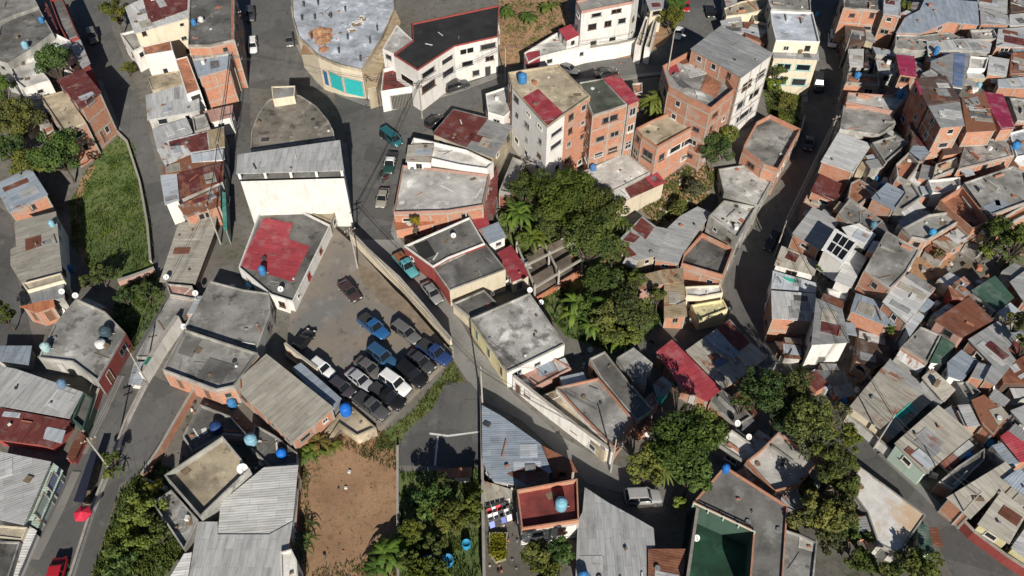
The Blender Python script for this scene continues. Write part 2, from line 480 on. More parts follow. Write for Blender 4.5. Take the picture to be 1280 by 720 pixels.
def _door(kind):
    b = MB()
    b.box((0, .01, .5), (.9, .04, .98), mi=0)
    for x in (-.47, .47): b.box((x, -.02, .5), (.06, .12, 1), mi=1)
    b.box((0, -.02, .98), (1, .12, .04), mi=1)
    if kind == 'shutter':
        for k in range(1, 12): b.box((0, -.015, k / 12), (.88, .03, .025), mi=0)
    elif kind == 'gate':
        for k in range(1, 14): b.box((-.45 + k * .064, -.02, .48), (.012, .03, .94), mi=1)
    else:
        b.box((.0, -.015, .72), (.6, .02, .32), mi=0); b.box((0, -.015, .28), (.6, .02, .36), mi=0)
        b.box((.36, -.04, .48), (.05, .06, .04), mi=2)
    me = bpy.data.meshes.new('door_' + kind)
    me.from_pydata(b.v, [], b.f)
    for m in ('plain', 'rawconc', 'metal'): me.materials.append(M[m])
    me.polygons.foreach_set('material_index', b.m)
    return me
DOOR = {k: _door(k) for k in ('panel', 'shutter', 'gate')}
OPENINGS = []
FRAMECOL = [(.7, .68, .62), (.32, .30, .27), (.16, .1, .07), (.5, .5, .5), (.1, .1, .1)]
def opening(root, kind, a, b, inward, u, z, w, h, color=None, rng=random):
    """a window or door in the wall a-b; u metres along it, foot at z"""
    d = (b - a).normalized()
    if inward < 0: a, d, u = b, -d, (b - a).length - u
    p = a + d * u
    n = Vector((d.y, -d.x))
    pane = None
    if kind == 'window': (me, pane), name = WIN[rng.choice((0, 0, 1, 1, 2, 3))], 'window'
    elif kind == 'door': me, name = DOOR['panel'], 'door'
    else: me, name = DOOR[kind], {'shutter': 'roller_shutter', 'gate': 'gate'}[kind]
    o = bpy.data.objects.new(name, me); COL.objects.link(o)
    o.parent = root
    o.location = (p.x + n.x * .012 - root.location.x, p.y + n.y * .012 - root.location.y, z - root.location.z)
    o.rotation_euler = (0, 0, math.atan2(d.y, d.x))
    o.scale = (w, 1, h)
    c = color or (rng.choice(FRAMECOL) if kind == 'window' else rng.choice([(.2, .1, .06), (.12, .12, .12), (.1, .2, .18), (.5, .48, .45)]))
    o.color = (*c, .3)
    if pane:
        g = bpy.data.objects.new('pane', pane); COL.objects.link(g); g.parent = o
    OPENINGS.append((o, Vector((p.x + n.x * .25, p.y + n.y * .25, z + h * .5)), n))
    return o
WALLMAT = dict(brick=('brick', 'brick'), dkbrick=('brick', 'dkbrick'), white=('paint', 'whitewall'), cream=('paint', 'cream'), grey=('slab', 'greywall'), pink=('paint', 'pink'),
               mint=('paint', 'mint'), yellow=('paint', 'yellow'), tan=('slab', 'slabtan'), red=('paint', 'redwall'), brown=('paint', 'brown'), turq=('paint', 'turq'),
               orange=('paint', 'clay'), green=('paint', 'green'), dark=('slab', 'slabdark'), blue=('paint', 'bluewall'))
def B(poly, h, roof, wall, label, name=None, cat='house', s=None, par=None, patch=(), e={}, fac=(), win=1.0, rust=.3, wallh=None, parc=None, over=None, fr=None, clut=1.0):
    """one building: outline of its roof in the photograph, height of the roof over its ground, roof (kind:colour), walls, label"""
    h *= HS * SC
    if wallh: wallh *= SC
    rng = random.Random(len(BUILT) * 13 + 5)
    rk, rc = roof.split(':')
    zinc = rk == 'zinc'
    px = pts(poly)
    cx = sum(q[0] for q in px) / len(px); cy = sum(q[1] for q in px) / len(px)
    zc = 0
    for _ in range(8):
        c0 = at_z(cx, cy, zc + h); zc = H(c0.x, c0.y)
    if s is None: s = (rng.uniform(-.03, .03), rng.uniform(.0, .08) if len(BUILT) > 100 else rng.uniform(-.03, .07)) if zinc else (0, 0)
    gx, gy = s
    plane = lambda x, y: zc + h + gx * (x - c0.x) + gy * (y - c0.y)
    def up(q, dz=0.0):
        z = zc + h
        for _ in range(7):
            p = at_z(q[0], q[1], z + dz); z = plane(p.x, p.y)
        return Vector((p.x, p.y, z + dz))
    # an upright edge of wall or parapet stands on the outline; its top is what the photograph shows
    ph = (par if par is not None else rng.choice((.1, .16, .26))) if not zinc else 0.0
    P = [up(q, ph) for q in px]
    P = [Vector((p.x, p.y, p.z - ph)) for p in P]
    sg = 1 if area2(P) > 0 else -1
    n = len(P)
    zmin = min(H(p.x, p.y) for p in P) - .5
    root = empty(name or {'brick': 'brick_house', 'dkbrick': 'brick_house'}.get(wall, 'tin_roof_house' if zinc else 'concrete_house'),
                 (c0.x, c0.y, min(H(p.x, p.y) for p in P)))
    tag(root, label, cat)
    ov = over if over is not None else (.22 if zinc else 0.0)
    W2 = inset(P, ov) if ov else [Vector(p[:2]) for p in P]
    W = [Vector((w.x, w.y, plane(w.x, w.y))) for w in W2]
    # ---- walls, one mesh per finish
    kinds = {}
    for i in range(n): kinds.setdefault(e.get(i, wall), []).append(i)
    for kd, ed in kinds.items():
        mb = MB()
        for i in ed:
            a, b = W[i], W[(i + 1) % n]
            L = (b - a).length
            za, zb = a.z - (.03 if zinc else .0), b.z - (.03 if zinc else 0)
            if wallh: za = zb = zc + wallh
            q = [Vector((a.x, a.y, zmin)), Vector((b.x, b.y, zmin)), Vector((b.x, b.y, zb)), Vector((a.x, a.y, za))]
            uv = [(0, 0), (L, 0), (L, zb - zmin), (0, za - zmin)]
            if sg < 0: q.reverse(); uv.reverse()
            mb.face(q, 0, uv)
        m, cn = WALLMAT[kd]
        v = rng.uniform(.82, 1.12)
        mb.build('wall', m, root, (*[x * v for x in C[cn]], rng.uniform(.1, .7)))
    # ---- raw concrete frame of the brick houses
    if fr if fr is not None else wall in ('brick', 'dkbrick'):
        mb = MB(); ctop = zc + (wallh or h)
        for i in range(n):
            if e.get(i, wall) not in ('brick', 'dkbrick') and not fr: continue
            a, b = W[i], W[(i + 1) % n]
            d = Vector((b.x - a.x, b.y - a.y, 0)); L = d.length; d.normalize()
            nn = Vector((d.y, -d.x, 0)) * sg
            m3 = Matrix((d, -nn * sg, Vector((0, 0, 1)))).transposed()
            if L < 1: continue
            k = max(1, round(L / 3.3))
            for j in range(k + 1):
                if j == k and k > 0: continue
                p = Vector((a.x, a.y, 0)) + d * (L * j / k + (.11 if j == 0 else 0))
                zt = plane(p.x, p.y) - .035
                mb.box((p.x + nn.x * .0, p.y + nn.y * .0, (zmin + zt) / 2), (.24, .13, zt - zmin), mat3=m3)
            zz = zc + h - .2
            while zz > zmin + 1 and not zinc or zz > zmin + 1 and zz < zc + h - .1:
                p = Vector(((a.x + b.x) / 2, (a.y + b.y) / 2, zz))
                mb.box(p, (L - .02, .10, .24), mat3=m3)
                zz -= 2.75
        if mb.f: mb.build('concrete_frame', 'rawconc', root)
    # ---- roof
    ei = max(range(n), key=lambda i: (P[(i + 1) % n] - P[i]).length)
    ld = (P[(ei + 1) % n] - P[ei]); ld.z = 0; ld.normalize()
    ru = Vector((-ld.y, ld.x, 0))
    uvf = lambda p: ((p[0] - P[0].x) * ru.x + (p[1] - P[0].y) * ru.y, (p[0] - P[0].x) * ld.x + (p[1] - P[0].y) * ld.y)
    def sheet(pp, z0, z1, mb, pl=plane):
        if area2(pp) < 0: pp = list(reversed(pp))
        top = [(q[0], q[1], pl(q[0], q[1]) + z1) for q in pp]
        bot = [(q[0], q[1], pl(q[0], q[1]) + z0) for q in pp]
        mb.face(top, 0, [uvf(q) for q in top]); mb.face(list(reversed(bot)), 0, [uvf(q) for q in reversed(bot)])
        for i in range(len(pp)):
            j = (i + 1) % len(pp)
            mb.face([bot[i], bot[j], top[j], top[i]], 0, [uvf(bot[i]), uvf(bot[j]), uvf(top[j]), uvf(top[i])])
    mb = MB()
    col = C[rc]; v = rng.uniform(.78, 1.25) if zinc else rng.uniform(.85, 1.15)
    if zinc and rust >= .1: rust += rng.uniform(-.05, .3)
    if not zinc and rc != 'black': rust = max(rust, rng.uniform(.35, .7))
    col = (*[x * v for x in col], rust)
    rp = P if zinc or ph == 0 else [Vector((q.x, q.y, 0)) for q in inset(P, .14)]
    sheet(rp, -.10 if zinc else -.22, 0.0 if zinc else -.004, mb)
    mb.build('roof', rk, root, col)
    if ph > 0:
        mb = MB()
        Q = inset(P, .17)
        tops = [(p.x, p.y, plane(p.x, p.y) + ph) for p in P]; tin = [(q.x, q.y, plane(q.x, q.y) + ph) for q in Q]
        for i in range(n):
            j = (i + 1) % n
            L = (P[j] - P[i]).length
            lo = [(P[k].x, P[k].y, plane(P[k].x, P[k].y)) for k in (i, j)]
            li = [(Q[k].x, Q[k].y, plane(Q[k].x, Q[k].y) - .05) for k in (i, j)]
            for quad, uv in (([lo[0], lo[1], tops[j], tops[i]], [(0, 0), (L, 0), (L, ph), (0, ph)]), ([tops[i], tops[j], tin[j], tin[i]], [(0, 0), (L, 0), (L, .17), (0, .17)]),
                             ([li[1], li[0], tin[i], tin[j]], [(L, 0), (0, 0), (0, ph), (L, ph)])):
                if sg < 0: quad, uv = quad[::-1], uv[::-1]
                mb.face(quad, 0, uv)
        m, cn = WALLMAT[parc or ('grey' if wall in ('brick', 'dkbrick') else wall)]
        v = rng.uniform(.85, 1.05)
        mb.build('parapet', m, root, (*[x * v for x in C[cn]], .6))
    for k, pt in enumerate(patch):
        pq = [up(q, .05 + .02 * k) for q in pts(pt[0])]
        mb = MB(); sheet(pq, -.03 if zinc else .0, .05 + .02 * k, mb)
        pm = pt[2] if len(pt) > 2 else 'zinc'
        mb.build('roof_sheet' if pm == 'zinc' else 'roof_slab', pm, root, (*C[pt[1]], .45 if pt[1] in ('maroon', 'rust', 'grey', 'lgrey') else .06))
    # ---- openings
    top = zc + (wallh or h)
    for i in range(n):
        a, b = W[i].copy(), W[(i + 1) % n].copy()
        a.z = b.z = 0
        L = (b - a).length
        d = (b - a).normalized(); nn = Vector((d.y, -d.x, 0)) * sg
        mid = (a + b) / 2
        if (CAM - mid).dot(nn) < -2 or L < 1.9: continue
        if any(f[0] == i for f in fac): continue
        g = H(mid.x + nn.x, mid.y + nn.y)
        fl = 0
        while top - fl * 2.75 - 2.5 > g - .6 and fl < 5:
            zf = top - fl * 2.75 - 2.5
            cnt = max(1, int(L / 2.9))
            for k in range(cnt):
                if rng.random() > win * .85: continue
                u = L * (k + .5) / cnt + rng.uniform(-.25, .25)
                if zf - g < 1.0 and rng.random() < .3:
                    opening(root, 'door', a, b, sg, u, zf + .02, .95, 2.05, rng=rng)
                else:
                    opening(root, 'window', a, b, sg, u, zf + rng.uniform(.85, 1.1), min(L * .7, rng.choice((.8, 1.0, 1.2, 1.6))), rng.choice((.7, .9, 1.05)), rng=rng)
            fl += 1
    for f in fac:      # (edge, kind, from, to, foot, head, colour): openings the photograph shows one by one
        a, b = W[f[0]].copy(), W[(f[0] + 1) % n].copy(); a.z = b.z = 0
        L = (b - a).length
        opening(root, f[1], a, b, sg, L * (f[2] + f[3]) / 2, zc + f[4] * SC, L * (f[3] - f[2]), (f[5] - f[4]) * SC, f[6] if len(f) > 6 else None, rng=rng)
    BUILT.append(dict(fac=bool(fac), root=root, P=P, plane=plane, zinc=zinc, clut=clut, rng=rng))
    return root
def lean_tos(bs, prob, seed=21):
    polys = [[(p.x, p.y) for p in b['P']] for b in BUILT]
    rng = random.Random(seed)
    cols = ('lgrey', 'grey', 'beige', 'maroon', 'silver', 'rust', 'dgrey', 'blue', 'tan', 'white', 'lgrey', 'grey')
    for b in bs:
        if b['fac']: continue
        P = b['P']; n = len(P); sg = 1 if area2(P) > 0 else -1
        for i in range(n):
            p, q = P[i], P[(i + 1) % n]; L = (q - p).length
            if L < 2.4 or rng.random() > prob: continue
            d = (q - p).normalized(); nn = Vector((d.y, -d.x, 0)) * sg; nn.normalize()
            for _ in range(rng.choice((1, 1, 2))):
                w = min(L, rng.uniform(1.6, 4.5)); u = rng.uniform(0, L - w); dep = rng.uniform(.9, 2.3)
                a0, b0 = p + d * u, p + d * (u + w)
                mid = (a0 + b0) / 2 + nn * dep * .55
                ok = True
                for m in (mid, a0 + nn * dep, b0 + nn * dep):
                    if any(inside((m.x, m.y), k) for k in polys) or any(inside((m.x, m.y), k) for k in ROADS): ok = False
                if not ok: continue
                g = H(mid.x, mid.y)
                if min(a0.z, b0.z) - g > 4.6: continue
                z = max(g + 1.6, min(a0.z, b0.z) - rng.uniform(.25, 1.0)); z2 = z - rng.uniform(.1, .4)
                mb = MB(); t = Vector((0, 0, .06)); fl = lambda v, zz: Vector((v.x, v.y, zz))
                Q = [fl(a0 + nn * .02, z), fl(b0 + nn * .02, z), fl(b0 + nn * dep + d * rng.uniform(-.2, .2), z2), fl(a0 + nn * dep + d * rng.uniform(-.2, .2), z2)]
                uv = [(0, 0), (0, w), (dep, w), (dep, 0)]
                if sg > 0: Q2, uv2 = Q[::-1], uv[::-1]
                else: Q2, uv2 = Q, uv
                if (Q2[1] - Q2[0]).cross(Q2[2] - Q2[1]).z < 0: Q2, uv2 = Q2[::-1], uv2[::-1]
                mb.face([v + t for v in Q2], 0, uv2); mb.face(Q2[::-1], 0, uv2[::-1])
                for k in range(4): mb.face([Q2[k], Q2[(k + 1) % 4], Q2[(k + 1) % 4] + t, Q2[k] + t], 0)
                mb.build('lean_to', 'zinc', b['root'], (*C[rng.choice(cols)], rng.uniform(.1, .7)))
                wl = MB()
                if rng.random() < .7:
                    wl.face([Vector((Q[2].x, Q[2].y, g - .5)), Vector((Q[3].x, Q[3].y, g - .5)), Q[3], Q[2]]); wl.face([Vector((Q[1].x, Q[1].y, g - .5)), Vector((Q[2].x, Q[2].y, g - .5)), Q[2], Q[1]]); wl.face([Vector((Q[3].x, Q[3].y, g - .5)), Vector((Q[0].x, Q[0].y, g - .5)), Q[0], Q[3]])
                    m, cn = WALLMAT[rng.choice(('brick', 'grey', 'brick', 'grey', 'tan'))]
                    wl.build('lean_to_wall', m, b['root'], (*C[cn], .6))
def roof_mends(bs, k1=1.0):
    rng = random.Random(77)
    cols = ('lgrey', 'lgrey', 'grey', 'beige', 'maroon', 'silver', 'rust', 'dgrey', 'lgrey', 'beige', 'grey', 'grey')
    for b in bs:
        if b['clut'] < .9: continue
        P = b['P']; poly = [(q.x, q.y) for q in inset(P, .15)]; A = abs(area2(P)); n = len(P)
        ei = max(range(n), key=lambda i: (P[(i + 1) % n] - P[i]).length)
        ld = P[(ei + 1) % n] - P[ei]; ld.z = 0; ld.normalize(); ru = Vector((-ld.y, ld.x, 0))
        xs = [p[0] for p in poly]; ys = [p[1] for p in poly]
        cnt = int(A / (18 if b['zinc'] else 45) * k1 + rng.random()); t = 0
        while cnt > 0 and t < 60:
            t += 1
            c = Vector((rng.uniform(min(xs), max(xs)), rng.uniform(min(ys), max(ys)), 0))
            if b['zinc']: u, v = ru * rng.uniform(.8, 2.0), ld * rng.uniform(.45, 1.3)
            else: u, v = (ru, ld * .12) if rng.random() < .5 else (ld, ru * .12); u = u * rng.uniform(.7, 1.9)
            w = rng.uniform(-.06, .06)
            q = [c - u - v, c + u - v + v * w, c + u + v, c - u + v - v * w]
            if not all(inside((p.x, p.y), poly) for p in q): continue
            cnt -= 1
            if area2(q) < 0: q.reverse()
            z = .05 + .012 * (cnt % 5) if b['zinc'] else rng.uniform(.2, .6)
            top = [Vector((p.x, p.y, b['plane'](p.x, p.y) + z)) for p in q]; lo = [Vector((p.x, p.y, b['plane'](p.x, p.y) - .02)) for p in q]
            m = MB(); uv = [((p - c).dot(ru), (p - c).dot(ld)) for p in q]
            m.face(top, 0, uv)
            for i in range(4):
                j = (i + 1) % 4; L = (q[j] - q[i]).length; m.face([lo[i], lo[j], top[j], top[i]], 0, [(0, 0), (L, 0), (L, z), (0, z)])
            tn = rng.uniform(.8, 1.15)
            if b['zinc']: m.build('roof_sheet', 'zinc', b['root'], (*[x * tn for x in C[rng.choice(cols)]], rng.uniform(.1, .55)))
            else:
                k, cn = WALLMAT[rng.choice(('brick', 'grey', 'grey'))]; m.build('roof_upstand', k, b['root'], (*C[cn], .6))
# ------------------------------------------------------------------ free-standing walls
def WALL(s, h, th, kind, label, name='boundary_wall', cat='wall', color=None, base=0.0):
    P = [G(*q, base) for q in pts(s)]
    mid = P[len(P) // 2]
    root = empty(name, mid); tag(root, label, cat)
    mb = MB(); cap = MB()
    for a, b in zip(P, P[1:]):
        d = Vector((b.x - a.x, b.y - a.y, 0)); L = d.length; d.normalize(); nrm = Vector((-d.y, d.x, 0))
        k = max(1, int(L / 3))
        for i in range(k):
            p, q = a + (b - a) * (i / k), a + (b - a) * ((i + 1) / k)
            for mbx, w, z0, z1 in ((mb, th, -.6, h), (cap, th + .08, h, h + .07)):
                c = [Vector((v.x, v.y, H(v.x, v.y))) + nrm * (w / 2 * sd) for v in (p, q) for sd in (-1, 1)]
                lo = [v + Vector((0, 0, z0)) for v in c]; hi = [v + Vector((0, 0, z1)) for v in c]
                l = L / k
                mbx.face([lo[0], lo[2], hi[2], hi[0]], 0, [(i * l, 0), (i * l + l, 0), (i * l + l, h), (i * l, h)])
                mbx.face([lo[3], lo[1], hi[1], hi[3]], 0, [(i * l, 0), (i * l + l, 0), (i * l + l, h), (i * l, h)])
                mbx.face([hi[0], hi[2], hi[3], hi[1]], 0)
                if i == 0: mbx.face([lo[1], lo[0], hi[0], hi[1]], 0)
                if i == k - 1: mbx.face([lo[2], lo[3], hi[3], hi[2]], 0)
    m, cn = WALLMAT[kind]
    mb.build('wall_panel', m, root, (*(color or C[cn]), .7))
    cap.build('coping', 'rawconc', root)
    return root
# ------------------------------------------------------------------ support under a pixel
def settle(): bpy.context.view_layer.update()
def drop(px, py):
    dg = bpy.context.evaluated_depsgraph_get()
    d = ray(px, py).normalized()
    ok, loc, nrm, _, o, _ = S.ray_cast(dg, CAM, d)
    if not ok: return G(px, py)
    if nrm.z < .5:      # a wall face: stand at its foot
        loc = loc - d * .5
    ok, l2, n2, *_ = S.ray_cast(dg, loc + Vector((0, 0, .4)), Vector((0, 0, -1)))
    return l2 if ok else loc
# ------------------------------------------------------------------ cars
def _sect(mb, xs, n=8, mi=0):
    rings = []
    for x, z0, z1, hw, rd in xs:
        rr = rd
        rings.append([Vector((x, y, z)) for y, z in ((-hw + rr * .5, z0), (hw - rr * .5, z0), (hw, z0 + rr), (hw * 1.0, z0 + (z1 - z0) * .62), (hw - rr * .55, z1 - rr * .25), (hw - rr * 1.6, z1),
                                                     (-hw + rr * 1.6, z1), (-hw + rr * .55, z1 - rr * .25), (-hw * 1.0, z0 + (z1 - z0) * .62), (-hw, z0 + rr))])
    for a, b in zip(rings, rings[1:]):
        k = len(a)
        for i in range(k): mb.face([a[i], b[i], b[(i + 1) % k], a[(i + 1) % k]], mi)
    mb.face(rings[0], mi); mb.face(list(reversed(rings[-1])), mi)
CARDEF = dict(   # length, width, belt, roof height; glass: base x0,x1 top x0,x1 ; extras
    sedan=(4.45, 1.72, .88, 1.40, (-1.55, .95, -1.0, .25)), hatch=(3.85, 1.66, .92, 1.46, (-1.85, .85, -1.55, .2)),
    suv=(4.6, 1.85, 1.08, 1.78, (-2.15, .95, -1.95, .35)), van=(4.7, 1.80, 1.15, 1.95, (-2.25, 1.75, -2.1, 1.15)),
    pickup=(5.2, 1.85, 1.02, 1.72, (-.55, 1.15, -.35, .5)), wagon=(4.7, 1.75, .92, 1.48, (-2.2, .95, -2.0, .25)))
_carmesh = {}
def car_meshes(kind):
    if kind in _carmesh: return _carmesh[kind]
    L, Wd, belt, top, (g0, g1, t0, t1) = CARDEF[kind]
    l, w = L / 2, Wd / 2
    mb = MB()
    hood = belt - .06
    if kind == 'pickup':
        xs = [(-l, .42, .92, w * .93, .1), (-l + .1, .34, .98, w, .12), (-.62, .3, .98, w, .12), (-.6, .3, belt, w, .12), (1.15, .3, belt, w, .14), (l - .25, .34, hood - .06, w * .96, .18), (l, .42, hood - .22, w * .86, .16)]
    else:
        xs = [(-l, .42, belt - .16, w * .88, .14), (-l + .22, .33, belt - .01, w * .97, .16), (g0, .3, belt, w, .14), (g1, .3, belt, w, .14), (l - .3, .33, hood - .10, w * .95, .18), (l, .42, hood - .26, w * .84, .16)]
    _sect(mb, xs)
    def frus(z0, z1, x0, x1, X0, X1, w0, w1, m, mi=0, cap=True):
        q = [Vector(p) for p in ((x0, -w0, z0), (x1, -w0, z0), (x1, w0, z0), (x0, w0, z0), (X0, -w1, z1), (X1, -w1, z1), (X1, w1, z1), (X0, w1, z1))]
        for a in ((0, 1, 5, 4), (1, 2, 6, 5), (2, 3, 7, 6), (3, 0, 4, 7)): m.face([q[i] for i in a], mi)
        if cap: m.face([q[i] for i in (4, 5, 6, 7)], mi)
    gl = MB(); frus(belt - .02, top - .05, g0, g1, t0, t1, w * .90, w * .74, gl)
    rf = MB(); frus(top - .07, top - .015, t0 - .06, t1 + .06, t0 - .03, t1 + .0, w * .775, w * .74, rf); frus(top - .015, top + .015, t0 - .03, t1, t0 + .12, t1 - .12, w * .74, w * .6, rf)
    for sx in (-1, 1):      # pillars
        for (xa, xb) in ((g0 + .02, t0), (g1 - .02, t1), ((g0 + g1) / 2 - .1, (t0 + t1) / 2 - .1)):
            rf.tube([(xa, sx * w * .89, belt), (xb, sx * w * .745, top - .05)], .045, 4)
    out = {'body': (mb, ['carpaint']), 'window': (gl, ['glass']), 'roof': (rf, ['carpaint'])}
    wl = MB()
    R0 = .33 if kind in ('suv', 'pickup', 'van') else .30
    prof = [(.0, -.10), (R0 * .9, -.10), (R0, -.06), (R0, .06), (R0 * .9, .10), (R0 * .62, .10), (R0 * .58, .07), (0.02, .08)]
    for a, b in zip(prof, prof[1:]):
        for k in range(14):
            t, t2 = 2 * math.pi * k / 14, 2 * math.pi * (k + 1) / 14
            wl.face([(a[0] * math.cos(t), -a[1], a[0] * math.sin(t)), (a[0] * math.cos(t2), -a[1], a[0] * math.sin(t2)), (b[0] * math.cos(t2), -b[1], b[0] * math.sin(t2)), (b[0] * math.cos(t), -b[1], b[0] * math.sin(t))],
                    1 if a[0] < R0 * .63 and b[0] < R0 * .63 else 0)
    ty, rm = MB(), MB()
    for f, m in zip(wl.f, wl.m): (rm if m else ty).face([wl.v[k] for k in f])
    out['wheel'] = (ty, ['tyre']); out['rim'] = (rm, ['metal'])
    hl = MB(); hl.box((0, 0, 0), (.10, .34, .15))
    out['headlight'] = (hl, ['scrapwhite'])
    tl = MB(); tl.box((0, 0, 0), (.08, .26, .18)); out['taillight'] = (tl, ['plain'])
    bp = MB(); bp.box((l - .0, 0, .46), (.14, Wd * .86, .16)); out['bumper'] = (bp, ['plain'])
    mi = MB(); mi.box((0, 0, 0), (.12, .22, .14)); out['mirror'] = (mi, ['plain'])
    if kind == 'pickup':
        bd = MB(); bd.box((-l / 2 - .36, 0, .985), (l - .85, Wd * .80, .02)); out['cargo_bed'] = (bd, ['plain'])
    ms = {}
    for k, (m, mats) in out.items():
        me = bpy.data.meshes.new('car_' + k)
        me.from_pydata(m.v, [], m.f)
        for x in mats: me.materials.append(M[x])
        me.polygons.foreach_set('material_index', m.m)
        bm = bmesh.new(); bm.from_mesh(me); bmesh.ops.remove_doubles(bm, verts=bm.verts, dist=.002); bmesh.ops.recalc_face_normals(bm, faces=bm.faces[:]); bm.to_mesh(me); bm.free()
        if k == 'body': me.polygons.foreach_set('use_smooth', [True] * len(me.polygons))
        ms[k] = me
    _carmesh[kind] = ms
    return ms
def CAR(px, py, vx, vy, kind, col, label, group=None, roofcol=None, bed=None, cat='car', name='parked_car', hood=None):
    q = [(px - vx / 2, py - vy / 2), (px + vx / 2, py + vy / 2)]
    a, b = [at_z(*k, LOTZ + .7) for k in q] if group and 'lot' in group else [G(*k, .7) for k in q]
    d = b - a; rz = math.atan2(d.y, d.x)
    p = (a + b) / 2
    z = H(p.x, p.y)
    inlot = group and 'lot' in group
    lz = [LOTZ if inlot else H(p.x + math.cos(rz) * k, p.y + math.sin(rz) * k) + .04 for k in (-1.5, 1.5)]
    root = empty(name, (p.x, p.y, sum(lz) / 2 + .01), 0)
    root.rotation_euler = (0, -math.atan2(lz[1] - lz[0], 3), rz)
    tag(root, label, cat, group)
    ms = car_meshes(kind)
    L, Wd, belt, top, g = CARDEF[kind]
    def add(k, loc=(0, 0, 0), c=(.05, .05, .05), name=None, rot=0):
        o = link(name or k, ms[k], root, c); o.location = loc; o.rotation_euler = (0, 0, rot); return o
    add('body', c=col); add('window'); add('roof', c=roofcol or col)
    wx = L * .305
    for x in (-wx, wx):
        for y, r in ((-(Wd / 2 - .09), 0), (Wd / 2 - .09, math.pi)): link('rim', ms['rim'], add('wheel', (x, y, .31), rot=r), (.3, .3, .3))
    for y in (-1, 1):
        add('headlight', (L / 2 - .05, y * Wd * .30, .62)); add('taillight', (-L / 2 + .02, y * Wd * .34, .70), (.3, .02, .02)); add('mirror', (g[1] - .25, y * (Wd / 2 + .06), belt + .08), (.04, .04, .04))
    add('bumper', c=(.06, .06, .06)); o = add('bumper', c=(.06, .06, .06)); o.location = (-L, 0, 0)
    if kind == 'pickup': add('cargo_bed', c=bed or (.04, .04, .042))
    return root
# ------------------------------------------------------------------ small things
def TANK(px, py, label, col=(.03, .20, .50), r=.55, h=1.25, kind='blue', open_top=False):
    p = drop(px, py)
    root = empty('water_tank', p); tag(root, label, 'water tank')
    b = MB(); z0 = p.z
    prof = [(r * .94, .0), (r, .08)]
    for k in range(1, 5): prof += [(r * 1.0, h * .18 * k), (r * 1.03, h * .18 * k + .03), (r * 1.0, h * .18 * k + .07)]
    prof += [(r * .98, h * .86), (r * .6, h * .97), (r * .38, h)]
    b.lathe((p.x, p.y, z0), prof, 18)
    b.build('tank_body', 'plastic', root, col, True)
    l = MB(); l.lathe((p.x, p.y, z0 + h), [(r * .42, -.02), (r * .42, .05), (r * .3, .09)], 14)
    l.build('lid', 'plastic', root, tuple(min(1, c * (1.25 if kind == 'blue' else .8)) for c in col))
    q = MB(); q.tube([(p.x + r, p.y, z0 + .15), (p.x + r + .25, p.y + .05, z0 + .15), (p.x + r + .3, p.y + .1, z0 + .02)], .03, 5)
    q.build('outlet_pipe', 'scrapwhite', root)
    return root
def DRUM(px, py, label, col, r=.35, h=.8):
    p = drop(px, py)
    root = empty('drum', p); tag(root, label, 'drum')
    b = MB(); b.lathe(p, [(r * .95, 0), (r, .04), (r, h * .33), (r * 1.04, h * .36), (r, h * .39), (r, h * .66), (r * 1.04, h * .69), (r, h * .72), (r, h), (r * .9, h), (r * .9, h - .06)], 16)
    b.build('drum_body', 'plastic', root, col, True)
    w = MB(); w.lathe((p.x, p.y, p.z + h - .08), [(r * .9, 0), (r * .9, .01)], 16); w.build('water_fill', 'glass', root)
    return root
def DISH(px, py, label, r=.4):
    p = drop(px, py)
    root = empty('satellite_dish', p); tag(root, label, 'satellite dish')
    m = MB(); m.tube([p, p + Vector((0, 0, .7))], .03, 6); m.build('mast', 'metal', root, (.3, .3, .3))
    b = MB()
    ax = Vector((.25, -.62, .74)).normalized()
    u = ax.cross(Vector((0, 0, 1))).normalized(); w = ax.cross(u)
    c = p + Vector((0, 0, .75))
    rings = []
    for q in (0.02, .4, .75, 1.0):
        rings.append([c + ax * (q * q * .28 * r) + (u * math.cos(t * math.pi / 8) + w * math.sin(t * math.pi / 8)) * q * r for t in range(16)])
    for A, Bq in zip(rings, rings[1:]):
        for k in range(16): b.face([A[k], Bq[k], Bq[(k + 1) % 16], A[(k + 1) % 16]])
    b.face(rings[0])
    b.build('reflector', 'plain', root, (.72, .72, .70))
    f = MB(); f.tube([c - w * r * .9 * (1 if w.z > 0 else -1), c + ax * r * .9], .018, 5); f.box(c + ax * r * .9, (.09, .09, .09)); f.build('feed_arm', 'metal', root, (.25, .25, .25))
    return root
def POLE(px, py, h, label, arm=True, name='utility_pole', lamp=False):
    p = drop(px, py)
    root = empty(name, p); tag(root, label, 'pole')
    b = MB(); b.tube([p - Vector((0, 0, .3)), p + Vector((0, 0, h))], [.13, .08], 8); b.build('pole_shaft', 'rawconc', root)
    if arm:
        a = MB(); a.box(p + Vector((0, 0, h - .5)), (1.7, .1, .12), R(30)); a.box(p + Vector((0, 0, h - 1.2)), (1.2, .1, .1), R(30)); a.build('crossarm', 'wood', root)
        i = MB()
        for k in (-.75, -.35, .35, .75): i.lathe(p + Vector((math.cos(R(30)) * k, math.sin(R(30)) * k, h - .44)), [(.05, 0), (.06, .08), (.03, .16)], 6)
        i.build('insulators', 'scrapwhite', root)
    if lamp:
        a = MB(); a.tube([p + Vector((0, 0, h - .3)), p + Vector((.5, -.5, h + .1)), p + Vector((1.1, -1.1, h + .2))], .04, 6); a.build('lamp_arm', 'metal', root, (.3, .3, .3))
        i = MB(); i.box(p + Vector((1.3, -1.3, h + .2)), (.6, .26, .14), R(-45)); i.build('lamp_head', 'plain', root, (.7, .7, .7))
    return p + Vector((0, 0, h - .4))
